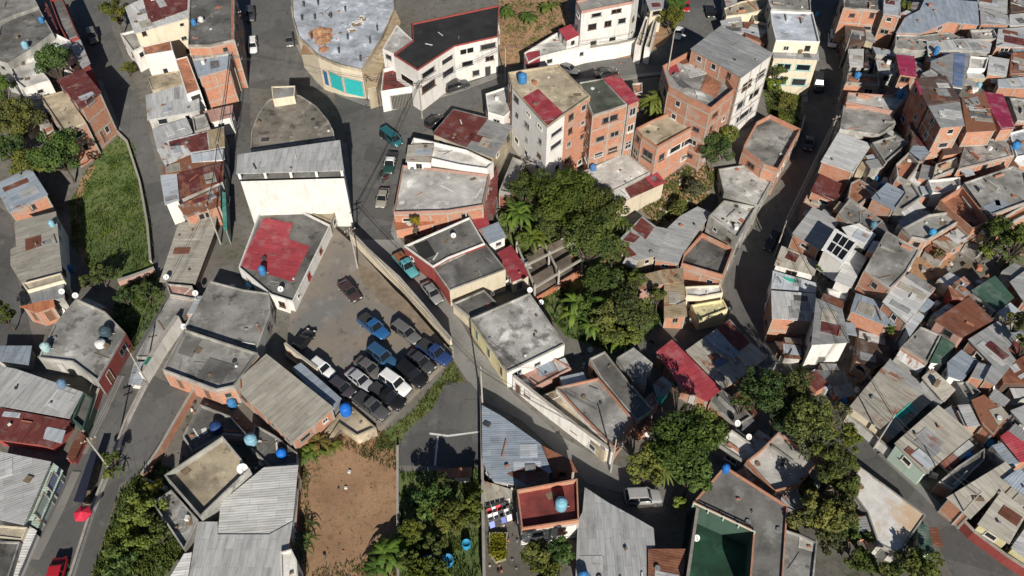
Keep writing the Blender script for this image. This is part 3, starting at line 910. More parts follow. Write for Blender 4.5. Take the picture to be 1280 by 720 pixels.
def CABLE(a, b, label, sag=.6, r=.03, n=1, group='overhead cables'):
    m = MB()
    for j in range(n):
        o = Vector((random.uniform(-.4, .4), random.uniform(-.4, .4), random.uniform(-.3, .3))) if n > 1 else Vector((0, 0, 0))
        m.tube([a + o + (b - a) * (k / 10) - Vector((0, 0, sag * 4 * (k / 10) * (1 - k / 10))) for k in range(11)], r, 4)
    o = m.build('power_cable', 'scrapdark'); tag(o, label, 'cable', group)
# ------------------------------------------------------------------ plants
def leafmesh(mb, c, rad, cnt, size, rng, flat=1.0):
    for _ in range(cnt):
        while True:
            v = Vector((rng.uniform(-1, 1), rng.uniform(-1, 1), rng.uniform(-1, 1)))
            if v.length < 1: break
        v = v.normalized() * (v.length ** .45)
        p = c + Vector((v.x * rad, v.y * rad, v.z * rad * flat))
        n = (v + Vector((rng.gauss(0, .55), rng.gauss(0, .55), rng.gauss(.45, .5)))).normalized()
        t = n.cross(Vector((rng.gauss(0, 1), rng.gauss(0, 1), rng.gauss(0, 1)))).normalized()
        b = n.cross(t)
        s1, s2 = size * rng.uniform(.6, 1.3), size * rng.uniform(.35, .7)
        mb.face([p - t * s1, p + b * s2 + t * s1 * .1, p + t * s1, p - b * s2 + t * s1 * .1])
def TREE(px, py, rpx, h, label, col=(.05, .085, .022), name='tree', dens=1.0, flat=.75, size=.21, squash=1.0, group=None, clumps=None, bare=0):
    """crown centre at a pixel of the photograph; h = height of the crown's centre over the ground"""
    rng = random.Random(int(px * 7 + py * 3))
    z = 0; h *= SC
    for _ in range(6):
        p = at_z(px, py, z + h); z = H(p.x, p.y)
    depth = (p - CAM).dot(Vector((0, cp, -sp)))
    r = rpx * depth / F
    root = empty(name, (p.x, p.y, z)); tag(root, label, 'tree' if 'tree' in name else ('bush' if 'bush' in name else 'plant'), group)
    mb = MB(); tk = MB()
    nc = clumps or max(6, int(9 + r * 6.5))
    top = Vector((p.x, p.y, z + h))
    base = Vector((p.x + rng.uniform(-.3, .3), p.y + rng.uniform(-.3, .3), z - .2))
    fork = base + (top - base) * .45
    tk.tube([base, base + (fork - base) * .5 + Vector((rng.uniform(-.15, .15), rng.uniform(-.15, .15), 0)), fork], [.05 + r * .055, .04 + r * .045, .03 + r * .035], 8)
    for k in range(nc):
        a = 2.39996 * k + rng.uniform(-.4, .4); q = math.sqrt((k + .5) / nc) * .80 * (1 + .20 * math.sin(3 * a + px) + .14 * math.sin(5 * a + py))
        c = top + Vector((math.cos(a) * q * r * squash, math.sin(a) * q * r, (rng.uniform(-.45, .5) + .32 * (1 - q * q) * 1.3) * r * flat))
        cr = r * rng.uniform(.15, .36)
        if rng.random() > bare:
            leafmesh(mb, c, cr, int(dens * 11 * (cr / size) ** 1.6 + 25), size, rng, .8)
        tk.tube([fork, fork + (c - fork) * .55 + Vector((0, 0, -.1 * r)), c], [.03 + r * .025, .02 + r * .014, .015], 5)
        if bare:
            for _ in range(7):
                tk.tube([c, c + Vector((rng.gauss(0, .5), rng.gauss(0, .5), rng.gauss(.2, .4))) * r * .3], [.03, .008], 3)
    jr = random.Random(int(px * 31 + py)); k = jr.uniform(.85, 1.3)
    col = (col[0] * k * jr.uniform(.85, 1.3), col[1] * k * jr.uniform(.95, 1.1), col[2] * k * jr.uniform(.7, 1.4))
    if mb.f: mb.build('crown', 'leaf', root, col)
    tk.build('trunk', 'bark', root)
    return root
def BANANA(px, py, label, n=11, L=2.4, col=(.075, .13, .025), h=1.6, name='banana_plant', stems=1, wid=.30, group=None, droop=1.0, spread=1.1):
    rng = random.Random(int(px * 5 + py * 11))
    g = G(px, py, h); g = Vector((g.x, g.y, g.z - h))
    root = empty(name, g); tag(root, label, 'plant', group)
    st = MB(); lf = MB()
    for s in range(stems):
        b = g + (Vector((rng.uniform(-spread, spread), rng.uniform(-spread, spread), 0)) if s else Vector((0, 0, 0)))
        hh = h * rng.uniform(.75, 1.15)
        st.tube([b - Vector((0, 0, .2)), b + Vector((0, 0, hh))], [.14, .08], 7)
        for k in range(n):
            a = 2.39996 * k + rng.uniform(-.3, .3)
            d = Vector((math.cos(a), math.sin(a), 0)); sd = Vector((-d.y, d.x, 0))
            ll = L * rng.uniform(.65, 1.1); up = rng.uniform(.35, 1.0)
            prev = None
            for i in range(7):
                t = i / 6
                c = b + Vector((0, 0, hh)) + d * ll * (t * .92) + Vector((0, 0, ll * (up * t - droop * .95 * t * t)))
                w = wid * math.sin(math.pi * min(.98, .12 + .86 * t)) ** .6 * (ll / 2.4)
                cur = (c - sd * w - Vector((0, 0, w * .25)), c, c + sd * w - Vector((0, 0, w * .25)))
                if prev:
                    lf.face([prev[0], cur[0], cur[1], prev[1]]); lf.face([prev[1], cur[1], cur[2], prev[2]])
                prev = cur
    lf.build('leaves', 'leaf', root, col)
    st.build('stem', 'bark', root)
    return root
def TUFTS(name, s, n, size, col, label=None, hgt=.35):
    n = int(n * 1.5)
    P = [G(*q) for q in pts(s)]
    poly = [(p.x, p.y) for p in P]
    rng = random.Random(n)
    x0, x1, y0, y1 = min(p[0] for p in poly), max(p[0] for p in poly), min(p[1] for p in poly), max(p[1] for p in poly)
    mb = MB(); k = 0
    cl = [(rng.uniform(x0, x1), rng.uniform(y0, y1)) for _ in range(max(4, n // 60))]
    while k < n:
        if rng.random() < .5:
            q = rng.choice(cl); q = (q[0] + rng.gauss(0, .7), q[1] + rng.gauss(0, .7))
        else: q = (rng.uniform(x0, x1), rng.uniform(y0, y1))
        k += 1
        if not inside(q, poly): continue
        b = Vector((q[0], q[1], H(*q) + .02))
        for _ in range(3):
            a = rng.uniform(0, 6.28); d = Vector((math.cos(a), math.sin(a), 0)) * size * rng.uniform(.4, 1)
            w = Vector((-d.y, d.x, 0)) * .35
            mb.face([b - w * .6, b + w * .6, b + d + w * .2 + Vector((0, 0, hgt * rng.uniform(.4, 1.2))), b + d - w * .2 + Vector((0, 0, hgt * rng.uniform(.3, 1)))])
    o = mb.build(name, 'leaf', None, col)
    tag(o, label, None, None, 'stuff'); return o
# ================================================================== the setting
grid_mesh('ground', -166, 166, 4, 244, 2, 'ground')
drape('plaza_road', "283,-12 366,-12 372,45 398,98 470,130 560,112 520,180 490,262 500,305 437,305 430,175 416,110 312,110 312,200 285,300 262,325 281,240 284,160 298,110", 'asphalt', .030)
drape('upper_road', "455,124 530,121 622,90 700,78 800,72 830,55 850,30 845,-14 905,-14 905,20 870,62 830,88 770,97 700,100 640,112 545,160 500,175 460,160", 'asphalt', .036)
drape('lane', "437,300 502,300 562,378 592,440 640,490 700,545 765,580 845,605 830,640 785,618 735,605 700,570 650,525 600,500 565,447", 'concrete', .042)
drape('curved_road', "1014,-12 1056,-12 1058,100 1052,140 1030,200 1010,262 980,300 965,345 962,410 975,450 1000,490 1060,535 1100,560 1190,640 1290,705 1290,740 1200,740 1160,650 1085,592 1040,560 975,500 935,450 918,400 905,355 925,310 960,262 990,205 1002,160 1005,130 1018,80", 'asphalt', .033)
drape('upper_lane', "84,-12 126,-12 140,38 160,85 178,140 192,190 205,255 222,264 224,285 202,352 190,330 182,280 172,235 160,190 147,162 128,120 112,80 100,30", 'asphalt', .03)
drape('steep_road', "205,372 240,375 188,445 150,540 120,635 80,745 5,745 50,655 100,560 130,490 165,445", 'asphalt', .033)
drape('ramp_road', "190,470 232,490 190,585 150,605 105,745 84,745 118,640 152,540", 'asphalt', .038)
drape('edge_road', "-14,250 12,268 20,300 12,315 35,400 45,440 -14,440", 'asphalt', .03)
LOTZ = .5
LOT = [at_z(x, y, LOTZ) for x, y in pts("412,279 440,304 566,441 475,534 430,503 356,443 366,373")]
def raised_lot():
    b = MB(); P = LOT[::-1] if area2(LOT) < 0 else LOT
    b.face(P)
    for p, q in zip(P, P[1:] + P[:1]): b.face([Vector((p.x, p.y, -.5)), Vector((q.x, q.y, -.5)), q, p])
    tag(b.build('car_lot', 'lot'), kind='structure')
    b = MB(); b.face([at_z(x, y, LOTZ + .012) for x, y in pts("447,328 472,342 508,376 547,421 561,438 545,434 520,412 500,392 476,378 452,352")][::-1])
    tag(b.build('bare_earth', 'dust'), kind='structure')
raised_lot()
drape('dirt_field', "374,585 400,556 440,538 475,532 498,560 499,735 378,735", 'soil', .03)
TUFTS('weeds', "374,580 386,592 388,640 384,690 386,735 376,735", 520, .24, (.085, .10, .035), 'scrub along the wall side of the dirt field', .3)
TUFTS('weeds', "390,712 440,700 500,684 499,735 390,735", 520, .24, (.09, .10, .04), 'scrub at the low end of the dirt field', .25)
TUFTS('weeds', "440,540 475,534 497,562 497,590 470,580 430,560", 600, .22, (.10, .105, .04), 'scrub at the top of the dirt field', .25)
drape('footpath', "112,208 122,206 108,228 100,258 102,292 112,330 104,334 94,296 93,256 100,226", 'soil', .045)
drape('earth_slope', "624,-8 708,-8 716,30 690,50 655,78 630,86 622,60", 'soil', .03)
drape('earth_verge', "795,60 830,30 850,45 835,62 800,72", 'soil', .03)
drape('earth_verge', "728,68 760,58 788,54 791,70 770,78 735,84", 'soil', .034)
drape('rubble_slope', "826,228 870,200 900,215 880,255 850,272 822,282 800,262", 'soil', .03)
drape('dirt_patch', "1133,318 1160,300 1195,320 1180,345 1150,352 1138,340", 'soil', .03)
drape('grass_bank', "150,168 165,178 190,285 192,335 150,352 118,345 90,305 86,255 108,215 128,190", 'turf', .034)
drape('grass_patch', "150,360 196,343 208,372 165,442 138,405", 'turf', .034)
drape('grass_verge', "475,545 515,515 545,478 568,452 580,478 556,482 540,512 508,540 497,562 470,560", 'turf', .040)
drape('hillside_grass', "960,70 990,70 1002,120 998,160 962,148 955,120", 'turf', .034)
drape('shrub_bank', "190,575 222,590 195,640 230,690 195,735 110,735 150,620", 'turf', .044)
drape('yard_ground', "500,590 600,586 602,735 500,735", 'turf', .034)
drape('gully_ground', "640,215 690,205 770,262 800,330 830,400 800,430 760,440 706,420 664,364 620,300 625,250", 'turf', .034)
def pavement(s, w, dz=.13):
    P = [G(*q) for q in pts(s)]; b = MB()
    for p, q in zip(P, P[1:]):
        n = max(1, int((q - p).length / 2)); dd = (q - p).normalized(); nn = Vector((-dd.y, dd.x, 0)).normalized() * w
        for k in range(n):
            u, v = p.lerp(q, k / n), p.lerp(q, (k + 1) / n)
            f = lambda t, o, z: Vector((t.x + nn.x * o, t.y + nn.y * o, H(t.x, t.y) + z))
            Q = [f(u, -.5, dz), f(v, -.5, dz), f(v, .5, dz), f(u, .5, dz)]; L = [f(u, -.5, -.1), f(v, -.5, -.1), f(v, .5, -.1), f(u, .5, -.1)]
            b.face(Q)
            for i, j in ((0, 1), (2, 3)): b.face([L[i], L[j], Q[j], Q[i]])
    tag(b.build('pavement', 'concrete'), kind='structure')
pavement("374,56 384,78 398,101 428,118 460,130 500,130 532,125 574,112 622,94", 1.3)
pavement("430,180 434,215 438,262", 1.0); pavement("499,258 492,290 503,312 532,345 562,385 588,430 634,484", .9)
pavement("297,10 299,60 300,105", 1.1); pavement("366,8 370,30", 1.0)
pavement("124,100 140,140 150,165", .7)
pavement("152,470 128,520 104,568", .9); pavement("96,590 74,640 44,700", 1.0)
pavement("1008,60 1006,128", 1.0); pavement("1100,566 1150,612 1188,648", .9); pavement("640,108 700,103 768,99 826,92", 1.0)
drape('concrete_yard', "560,478 588,478 600,494 600,582 498,582 497,558 508,540 540,512", 'asphalt', .052)
TUFTS('grass', "150,168 165,178 190,285 192,335 150,352 118,345 90,305 86,255 108,215 128,190", 4200, .30, (.085, .135, .034), 'rough green grass covering the bank below the upper lane', .4)
TUFTS('grass', "150,360 196,343 208,372 165,442 138,405", 900, .32, (.05, .085, .02), 'dark grass on the small patch beside the long slab roof', .4)
TUFTS('grass', "475,545 515,515 545,478 568,452 580,478 556,482 540,512 508,540 497,562 470,560", 1100, .26, (.075, .09, .025), 'dry mixed grass along the verge outside the car lot', .3)
TUFTS('grass', "960,70 990,70 1002,120 998,160 962,148 955,120", 1300, .35, (.075, .10, .03), 'yellowish grass on the hillside by the curved road', .5)
TUFTS('weeds', "374,585 400,556 440,538 475,532 498,560 499,735 378,735", 170, .16, (.13, .13, .06), 'sparse weeds scattered over the bare dirt field', .18)
TUFTS('weeds', "826,228 870,200 900,215 880,255 850,272 822,282 800,262", 2400, .30, (.085, .12, .035), 'weeds and scrub on the rubble slope', .4)
TUFTS('weeds', "640,215 690,205 770,262 800,330 830,400 800,430 760,440 706,420 664,364 620,300 625,250", 2600, .42, (.04, .07, .018), 'low undergrowth under the trees of the gully', .5)
TUFTS('weeds', "190,575 222,590 195,640 230,690 195,735 110,735 150,620", 1500, .42, (.075, .11, .03), 'rank weeds filling the shrub bank', .55)
TUFTS('weeds', "500,590 600,586 602,735 500,735", 1000, .3, (.05, .08, .02), 'ground plants in the walled garden', .4)
TUFTS('weeds', "624,-8 708,-8 716,30 690,50 655,78 630,86 622,60", 1200, .3, (.085, .12, .035), 'weeds on the earth slope behind the white house', .3)
# ================================================================== buildings: upper left block
HS = .86
B("0,32 16,20 48,9 66,41 38,62 10,79 -8,74", 6, 'slab:slabdark', 'grey', 'dark grey slab roof house behind the round dark tree, tanks on it', rust=.5, par=.2)
B("-8,-10 38,-12 48,8 16,19 -8,31", 6.3, 'slab:slabmid', 'grey', 'paler grey slab roof in the corner above the dark slab', par=.3)
B("48,6 58,3 72,36 66,40", 5, 'zinc:maroon', 'red', 'narrow maroon roofed strip house joined to the dark slab')
B("62,0 76,-6 98,46 84,51 74,32", 4.6, 'slab:slabdark', 'red', 'narrow dark roof terrace with red rims along the upper lane', par=.6, parc='red')
B("85,48 98,44 113,79 103,86 92,66", 4.6, 'zinc:grey', 'red', 'narrow grey tin house ending the red-rimmed row on the lane', rust=.5)
B("40,54 68,41 88,51 72,62 50,64", 5, 'slab:slabwhite', 'white', 'bright white roof partly under the round dark tree', par=.3)
B("10,80 43,64 52,88 62,100 30,110 20,102", 5, 'slab:slabwhite', 'white', 'sunlit white terrace house beside the round dark tree', par=.4)
B("50,121 80,113 107,152 80,166", 5.6, 'slab:slabtan', 'brick', 'brick house with plain tan flat roof next to the maroon roof', par=.3, parc='tan', e={2: 'brick'}, name='brick_house')
B("70,100 103,86 127,115 101,136", 7.6, 'zinc:maroon', 'brick', 'tall brick house under a ribbed maroon roof above the grassy bank', e={}, par=0, s=(0, 0), rust=.1, fac=[(2, 'window', .35, .75, 6.1, 7.0, (.3, .3, .3)), (2, 'window', .3, .5, 1.0, 2.0), (2, 'door', .62, .78, .1, 2.2)])
B("28,112 45,105 52,120 60,150 48,155 36,132", 3.2, 'slab:slabmid', 'grey', 'cluttered grey terrace beside the tan roof, tree side', par=.4)
B("48,152 62,147 67,162 55,168", 3, 'slab:clay', 'brick', 'tiny clay coloured terrace between trees and the tan roof', par=.3)
B("-8,231 38,209 60,243 12,267", 4.4, 'zinc:blue', 'brick', 'brick house with blue-grey tin roof below the large leafy tree', rust=.15)
B("18,277 70,264 78,343 27,354 13,332 13,312 20,308", 4, 'zinc:beige', 'white', 'long beige ribbed tin roof beside the grassy bank', rust=.15, s=(.02, .0))
B("27,354 76,341 80,350 34,363", 3.7, 'slab:cream', 'cream', 'narrow cream ledge roof at the end of the beige tin roof', par=.15)
B("35,364 80,352 81,372 40,378", 3.1, 'zinc:grey', 'grey', 'small grey lean-to below the cream ledge')
B("24,383 66,373 69,383 46,391", 2.9, 'zinc:orange', 'brick', 'little orange awning roof under the grey lean-to')
HS = .38
B("95,373 131,389 157,416 122,476 90,452 48,447 68,405", 6.2, 'slab:slabmid', 'grey', 'big stained grey slab house with white box and dark tank on top', rust=.75, par=.3, e={2: 'red'})
B("-8,432 40,432 36,456 -8,450", 3.6, 'zinc:blue', 'grey', 'bluish flat tin roof against the stained slab house')
B("-8,456 20,461 104,490 87,523 -8,506", 4, 'zinc:lgrey', 'white', 'wide pale ribbed tin roof above the red-brown roof', rust=.12, s=(0, .03))
B("-8,508 88,526 64,560 50,556 -8,549", 3.9, 'zinc:maroon', 'red', 'red-brown tin roof with a small pale skylight sheet', rust=.2, s=(0, .0), patch=[("58,533 82,538 77,554 54,548", 'silver'), ("5,514 26,516 24,522 2,520", 'silver')])
B("-8,563 64,577 30,656 -8,648", 4.6, 'zinc:lgrey', 'white', 'large plain grey sheet roof beside the steep road', rust=.08, s=(0, .0))
B("-8,656 34,659 27,675 -8,671", 4, 'slab:cream', 'cream', 'thin cream canopy between grey sheet roof and dark slab', par=.1)
B("-8,676 25,677 6,735 -8,735", 4, 'slab:slabdark', 'grey', 'dark mottled slab roof in the corner by the steep road', rust=.8)
B("66,578 79,588 47,661 35,653", 3, 'zinc:mint', 'mint', 'row of pale green shop awnings along the steep road', name='shop_row', cat='shop', patch=[("64,590 72,596 66,610 58,604", 'dgrey'), ("55,618 62,622 56,636 49,632", 'lgrey')], fac=[(1, 'shutter', .1, .4, 0, 2.3, (.2, .25, .35)), (1, 'shutter', .5, .9, 0, 2.3, (.4, .45, .42))])
B("34,656 46,663 16,735 4,735", 3, 'zinc:white', 'white', 'white awning roofs continuing the shop row downhill', name='shop_row', cat='shop')
B("98,538 107,545 92,578 83,571", 2.8, 'zinc:rust', 'red', 'narrow reddish shack on the edge of the steep road')
B("104,490 116,498 104,536 90,524", 3, 'slab:slabdark', 'green', 'narrow shaded entrance porch beside the wide pale roof', par=.5)
HS = 1.0
# ---- block between the upper lane and the plaza
B("156,9 196,-12 238,-10 236,22 168,42", 6, 'zinc:white', 'cream', 'white corrugated roof with a large maroon patch', rust=.1, s=(.0, .05), patch=[("178,-3 235,-11 234,12 187,29", 'maroon')])
B("150,42 170,37 181,56 166,64", 3.2, 'slab:slabmid', 'white', 'small terrace with boat shaped clutter beside the white corrugated roof', par=.4)
B("178,58 213,50 216,63 180,69", 5.4, 'slab:clay', 'white', 'white house with a thin orange roof edge below the maroon patch', par=.1, win=.5)
B("184,96 222,88 229,102 190,113", 2.2, 'slab:slabtan', 'tan', 'low tan ledge roof under the bright white wall', par=.2)
B("219,74 234,70 250,112 233,118", 4.4, 'slab:clay', 'white', 'slanting strip of orange tiled terrace between white wall and blue roof', par=.12)
B("182,119 229,105 249,123 250,138 184,150", 3.4, 'zinc:lgrey', 'grey', 'worn pale tin roof below the tan ledge', rust=.35)
B("237,-10 293,-10 293,49 262,56 235,56", 7, 'slab:slabdark', 'brick', 'flat dark slab roof with an orange rim on the street side', par=.35, parc='grey', e={1: 'brick'}, patch=[("289,-10 293,-10 293,48 289,49", 'clay')], win=.7)
B("237,58 293,53 290,66 241,74", 5.9, 'zinc:grey', 'grey', 'narrow ribbed tin roof cluttered with pipes below the dark slab', rust=.4)
B("241,76 289,67 288,85 248,97", 5.5, 'zinc:blue', 'brick', 'blue-grey tin roof over a framed brick front', rust=.1, fr=True, win=.5)
B("254,139 291,131 290,146 262,153", 2.8, 'zinc:pink', 'white', 'low white and pink house under the framed brick front')
B("190,161 233,147 241,165 210,176 196,186", 3.6, 'zinc:lgrey', 'grey', 'weathered pale tin roof at the head of the patched row', rust=.3)
B("240,146 256,142 262,158 243,164", 3.2, 'slab:slabmid', 'grey', 'small grey slab between the patched tin roofs', par=.4)
B("196,187 210,175 260,163 280,158 281,184 238,192 206,207", 3.6, 'zinc:lgrey', 'grey', 'pale tin roof with maroon and tan patches', rust=.5, patch=[("211,177 258,165 261,187 238,190 232,181 212,183", 'maroon'), ("260,163 280,159 281,183 262,187", 'tan')])
B("238,193 280,186 281,199 240,203", 3.6, 'zinc:silver', 'white', 'thin silver tin strip between the maroon roofs', rust=.05)
B("204,203 238,194 240,202 281,200 280,205 222,216 203,218", 3.5, 'zinc:lgrey', 'grey', 'ragged rusty pale roof above the large maroon roof', rust=.7)
B("222,217 280,202 279,226 225,249", 3.6, 'zinc:maroon', 'grey', 'largest maroon tin roof of the patched row', rust=.35)
B("200,219 221,217 224,250 206,256", 3.6, 'zinc:silver', 'white', 'pale blue-grey tin strip on the lane side of the maroon roof', rust=.05)
B("222,257 275,232 276,257 232,272", 3.2, 'zinc:lgrey', 'brick', 'grey tin roof with broken edges below the largest maroon roof', rust=.6, patch=[("240,250 272,240 273,244 242,255", 'maroon')])
B("277,239 282,241 284,289 279,286", 2.6, 'zinc:dteal', 'mint', 'narrow turquoise awning along the alley', s=(0, 0), rust=.1, name='awning_stall', cat='stall')
HS = .4
B("223,279 271,271 268,291 244,355 199,352", 3.8, 'zinc:beige', 'brown', 'long smooth beige-grey sheet roof where the lane ends', rust=.0, s=(0, .02))
B("207,354 240,357 246,374 212,368", 3.4, 'slab:pink', 'brick', 'small brick box with a whitish top at the end of the beige roof', par=.3)
B("212,370 244,375 187,447 170,446", 2.6, 'slab:slabmid', 'grey', 'long rough concrete deck running down to the steep road', rust=.6, par=.15)
B("168,452 189,452 176,482 160,480", 2.4, 'zinc:silver', 'white', 'small pale sheet roof by the white wall with green mark')
B("230,411 322,441 293,482 270,487 203,462", 6.2, 'slab:slabmid', 'brick', 'brick house with roof slab striped by beams and dark squares', rust=.4, par=.5, patch=[("232,420 252,424 240,447 222,441", 'slabdark', 'slab'), ("262,447 292,456 276,480 245,472", 'slabdark', 'slab')], clut=2)
B("263,351 305,362 336,366 338,390 320,439 232,409", 5.5, 'slab:slabmid', 'grey', 'mottled grey slab roof behind the red roofed house', rust=.6, par=.2)
B("325,262 362,256 413,281 366,377 338,368 298,334", 5.0, 'slab:slabdark', 'white', 'red topped house whose long white wall faces the car lot', rust=.7, par=.4, parc='white', patch=[("330,272 366,279 360,298 387,308 366,352 299,332", 'red', 'zinc')], clut=.7, fac=[(2, 'window', .28, .34, 1.4, 2.0, (.3, .1, .06)), (2, 'window', .6, .66, 1.1, 2.0, (.3, .06, .05)), (2, 'window', .86, .91, 1.4, 2.0)])  # slab darkened to stand in for the shadow gap round the red sheet
B("358,250 420,262 414,277 366,256", 5, 'slab:slabtan', 'tan', 'narrow tan roof between big white building and red topped house', par=.2)
HS = 1.0
# ---- the big white building and the half-round slab
B("297,193 425,175 430,213 295,217", 8.7, 'zinc:lgrey', 'white', 'big white building with long pale tin roof beside the plaza', s=(0, .0), rust=.08, wallh=7.4, name='white_building', cat='building', win=0, clut=.8)
B("313,187 314,165 322,143 335,125 355,116 375,119 395,132 410,150 417,164 418,172", 6.3, 'slab:slabbrown', 'grey', 'building with half-round flat roof in the middle of the plaza', rust=.7, par=.15, name='round_building', cat='building', win=.4)
B("339,108 369,107 368,120 341,124", 7.7, 'slab:slabmid', 'cream', 'small stair hut with cream front standing on the half-round roof', par=.15, name='stair_hut', cat='hut', win=0)
# ================================================================== top centre
B("364,-10 365,20 372,45 397,69 425,81 452,87 478,45 493,10 492,-10", 4.4, 'slab:slabsilver', 'cream', 'round-fronted building with turquoise shutters and silvery roof', rust=.35, par=.55, parc='tan', name='shop_building', cat='building', clut=.4, win=0,
  fac=[(3, 'door', .1, .3, .1, 2.6, (.03, .13, .3)), (3, 'shutter', .38, .99, .1, 2.9, C['turq']), (4, 'shutter', .03, .97, .1, 2.9, C['turq'])])
B("455,92 481,45 494,12 501,28 483,66 471,108 458,111", 4.2, 'zinc:tan', 'tan', 'narrow tan plank roof wedged beside the round-fronted building', rust=.5, s=(0, .1))
B("515,29 624,6 622,45 568,57 546,71 522,87 492,68 516,50", 6.2, 'slab:black', 'white', 'white building with black tar roof and red trim', rust=0, par=.28, parc='red', name='white_building', cat='building', clut=.3,
  fac=[(2, 'window', .04, .42, 4.7, 5.6), (2, 'window', .55, .9, 4.7, 5.6), (2, 'window', .1, .3, 2.8, 3.5), (2, 'window', .6, .85, 2.8, 3.5), (2, 'window', .45, .62, .8, 1.7), (2, 'door', .18, .32, .05, 1.9, (.05, .05, .05)), (3, 'window', .1, .8, 4.5, 5.4), (3, 'window', .1, .8, 2.4, 3.5), (4, 'window', .15, .85, 4.5, 5.4), (4, 'window', .2, .9, 2.3, 3.4), (5, 'window', .2, .8, 3.0, 4.1)])
B("478,61 496,31 516,50 493,68", 5.6, 'slab:slablight', 'white', 'pale grey roof corner joined to the black tar roof', par=.1)
B("479,86 500,80 521,98 521,107 476,114", 2.8, 'slab:slabred', 'white', 'red floored porch terrace with black gate below', par=.7, parc='white', name='porch', cat='porch', fac=[(3, 'gate', .12, .78, .0, 2.4, (.05, .05, .05))])
B("720,1 760,-12 800,-12 790,2 727,14", 7.5, 'slab:slabmid', 'white', 'tall white house with plain grey roof over the retaining wall', par=.5, parc='pink', name='white_house', fac=[(3, 'window', .08, .25, 4.7, 5.6), (3, 'window', .38, .52, 4.7, 5.6), (3, 'window', .68, .85, 4.7, 5.6), (3, 'window', .25, .4, 2.1, 2.8), (3, 'window', .65, .78, 2.1, 2.8), (3, 'window', .2, .4, 6.6, 7.2), (3, 'window', .6, .8, 6.6, 7.2)])
B("655,66 690,44 716,30 728,40 738,55 700,64 676,70 660,78", 2.6, 'slab:slabwhite', 'white', 'low white terrace stepping along the earth slope', par=.5, name='white_house', win=.3)
B("698,37 713,30 725,43 708,51", 4.2, 'zinc:red', 'white', 'small square red roof on the low white terrace', rust=.05)
B("656,66 675,63 675,81 657,83", 3.4, 'zinc:red', 'red', 'red gate roof at the end of the white terrace', rust=.05)
B("794,55 807,20 811,22 802,58", 2.2, 'slab:slabtan', 'white', 'outdoor stair ramp nearer the tall white house', par=.6, name='stair', cat='stair', win=0)
B("806,58 818,22 822,24 813,60", 2.0, 'slab:slabtan', 'white', 'outdoor stair ramp nearer the round bush', par=.6, name='stair', cat='stair', win=0)
B("803,-12 832,-12 829,10 812,14", 4, 'zinc:grey', 'cream', 'grey tin roof at the top of the stair ramps')
# ---- tower, brick blocks
B("635,90 698,80 738,120 706,142 684,158 652,122 640,108", 9.6, 'slab:slabtan', 'brick', 'tall white and brick tower with red sheet on its tan roof', par=.35, parc='tan', e={3: 'white', 4: 'white', 5: 'white'}, patch=[("653,122 673,111 704,141 685,157", 'red', 'zinc')], name='tower_house', fr=False, clut=.8,
  fac=[(3, 'window', .1, .8, 7.6, 8.3, (.6, .6, .6)), (3, 'window', .1, .8, 5.6, 6.4, (.6, .6, .6)), (3, 'window', .2, .4, 1.6, 2.4)])
B("684,159 706,143 738,121 741,128 742,150 700,172", 6.4, 'zinc:lgrey', 'brick', 'brick flank terraces stepping down beside the tower', rust=.4, fr=True, patch=[("706,146 738,124 740,131 712,150", 'red')])
B("724,103 753,98 784,130 741,144", 9.4, 'slab:olive', 'brick', 'tall framed brick block with dark olive flat roof', par=.15, rust=.2, fac=[(2, 'window', .25, .7, 7.7, 8.5), (2, 'window', .15, .42, 5, 5.8), (2, 'window', .58, .85, 5, 5.8), (2, 'window', .15, .42, 2.4, 3.2), (2, 'window', .58, .85, 2.4, 3.2)])
B("754,98 772,92 800,125 786,131", 9.6, 'zinc:red', 'brick', 'slim brick block under a bright red sheet roof', rust=.0, s=(0, 0), fr=True, fac=[(2, 'window', .15, .85, 7.5, 8.7), (2, 'window', .15, .85, 4.9, 6.1), (2, 'window', .15, .85, 2.2, 3.4)])
B("790,104 803,103 803,114 793,117", 3, 'slab:clay', 'brick', 'tiny clay roof box behind the large banana clump', par=.3)
B("795,160 815,150 833,142 864,144 876,153 822,183 803,170", 5.6, 'slab:slabtan', 'brick', 'brick house with bare tan roof and long balcony opening', par=.45, parc='brick', fac=[(4, 'window', .1, .72, 3.3, 4.3, (.7, .68, .62)), (4, 'window', .8, .92, 3.2, 4.2), (5, 'window', .2, .8, 3.0, 4.4), (4, 'window', .2, .35, .8, 1.6)])
B("863,61 901,32 929,45 967,67 927,97 900,81", 9.6, 'zinc:grey', 'brick', 'tall brick and white house under broad grey roof sheets', rust=.0, s=(0, .0), fr=True, clut=.6, e={3: 'white'}, patch=[("927,48 966,67 952,78 915,58", 'grey')], fac=[(3, 'window', .1, .4, 6.7, 7.8), (3, 'window', .55, .85, 6.7, 7.8), (3, 'window', .1, .5, 3.7, 5), (3, 'window', .6, .9, 3.7, 5), (3, 'window', .2, .8, 1.2, 2.3)])
B("828,82 863,63 900,84 918,111 889,135 862,122 836,108", 7.6, 'slab:slabmid', 'brick', 'unfinished brick house with open red floor and loose roof sheets', par=1.1, parc='brick', patch=[("833,84 845,79 850,90 838,94", 'red', 'zinc'), ("854,82 874,78 884,92 862,97", 'lgrey', 'zinc'), ("838,92 852,100 866,110 850,108", 'dgrey', 'zinc'), ("845,74 862,67 872,76 853,80", 'rust', 'zinc'), ("884,92 902,104 896,122 876,112", 'clay', 'slab'), ("868,112 880,116 887,127 872,122", 'slablight', 'slab')], clut=3)
HS = .62
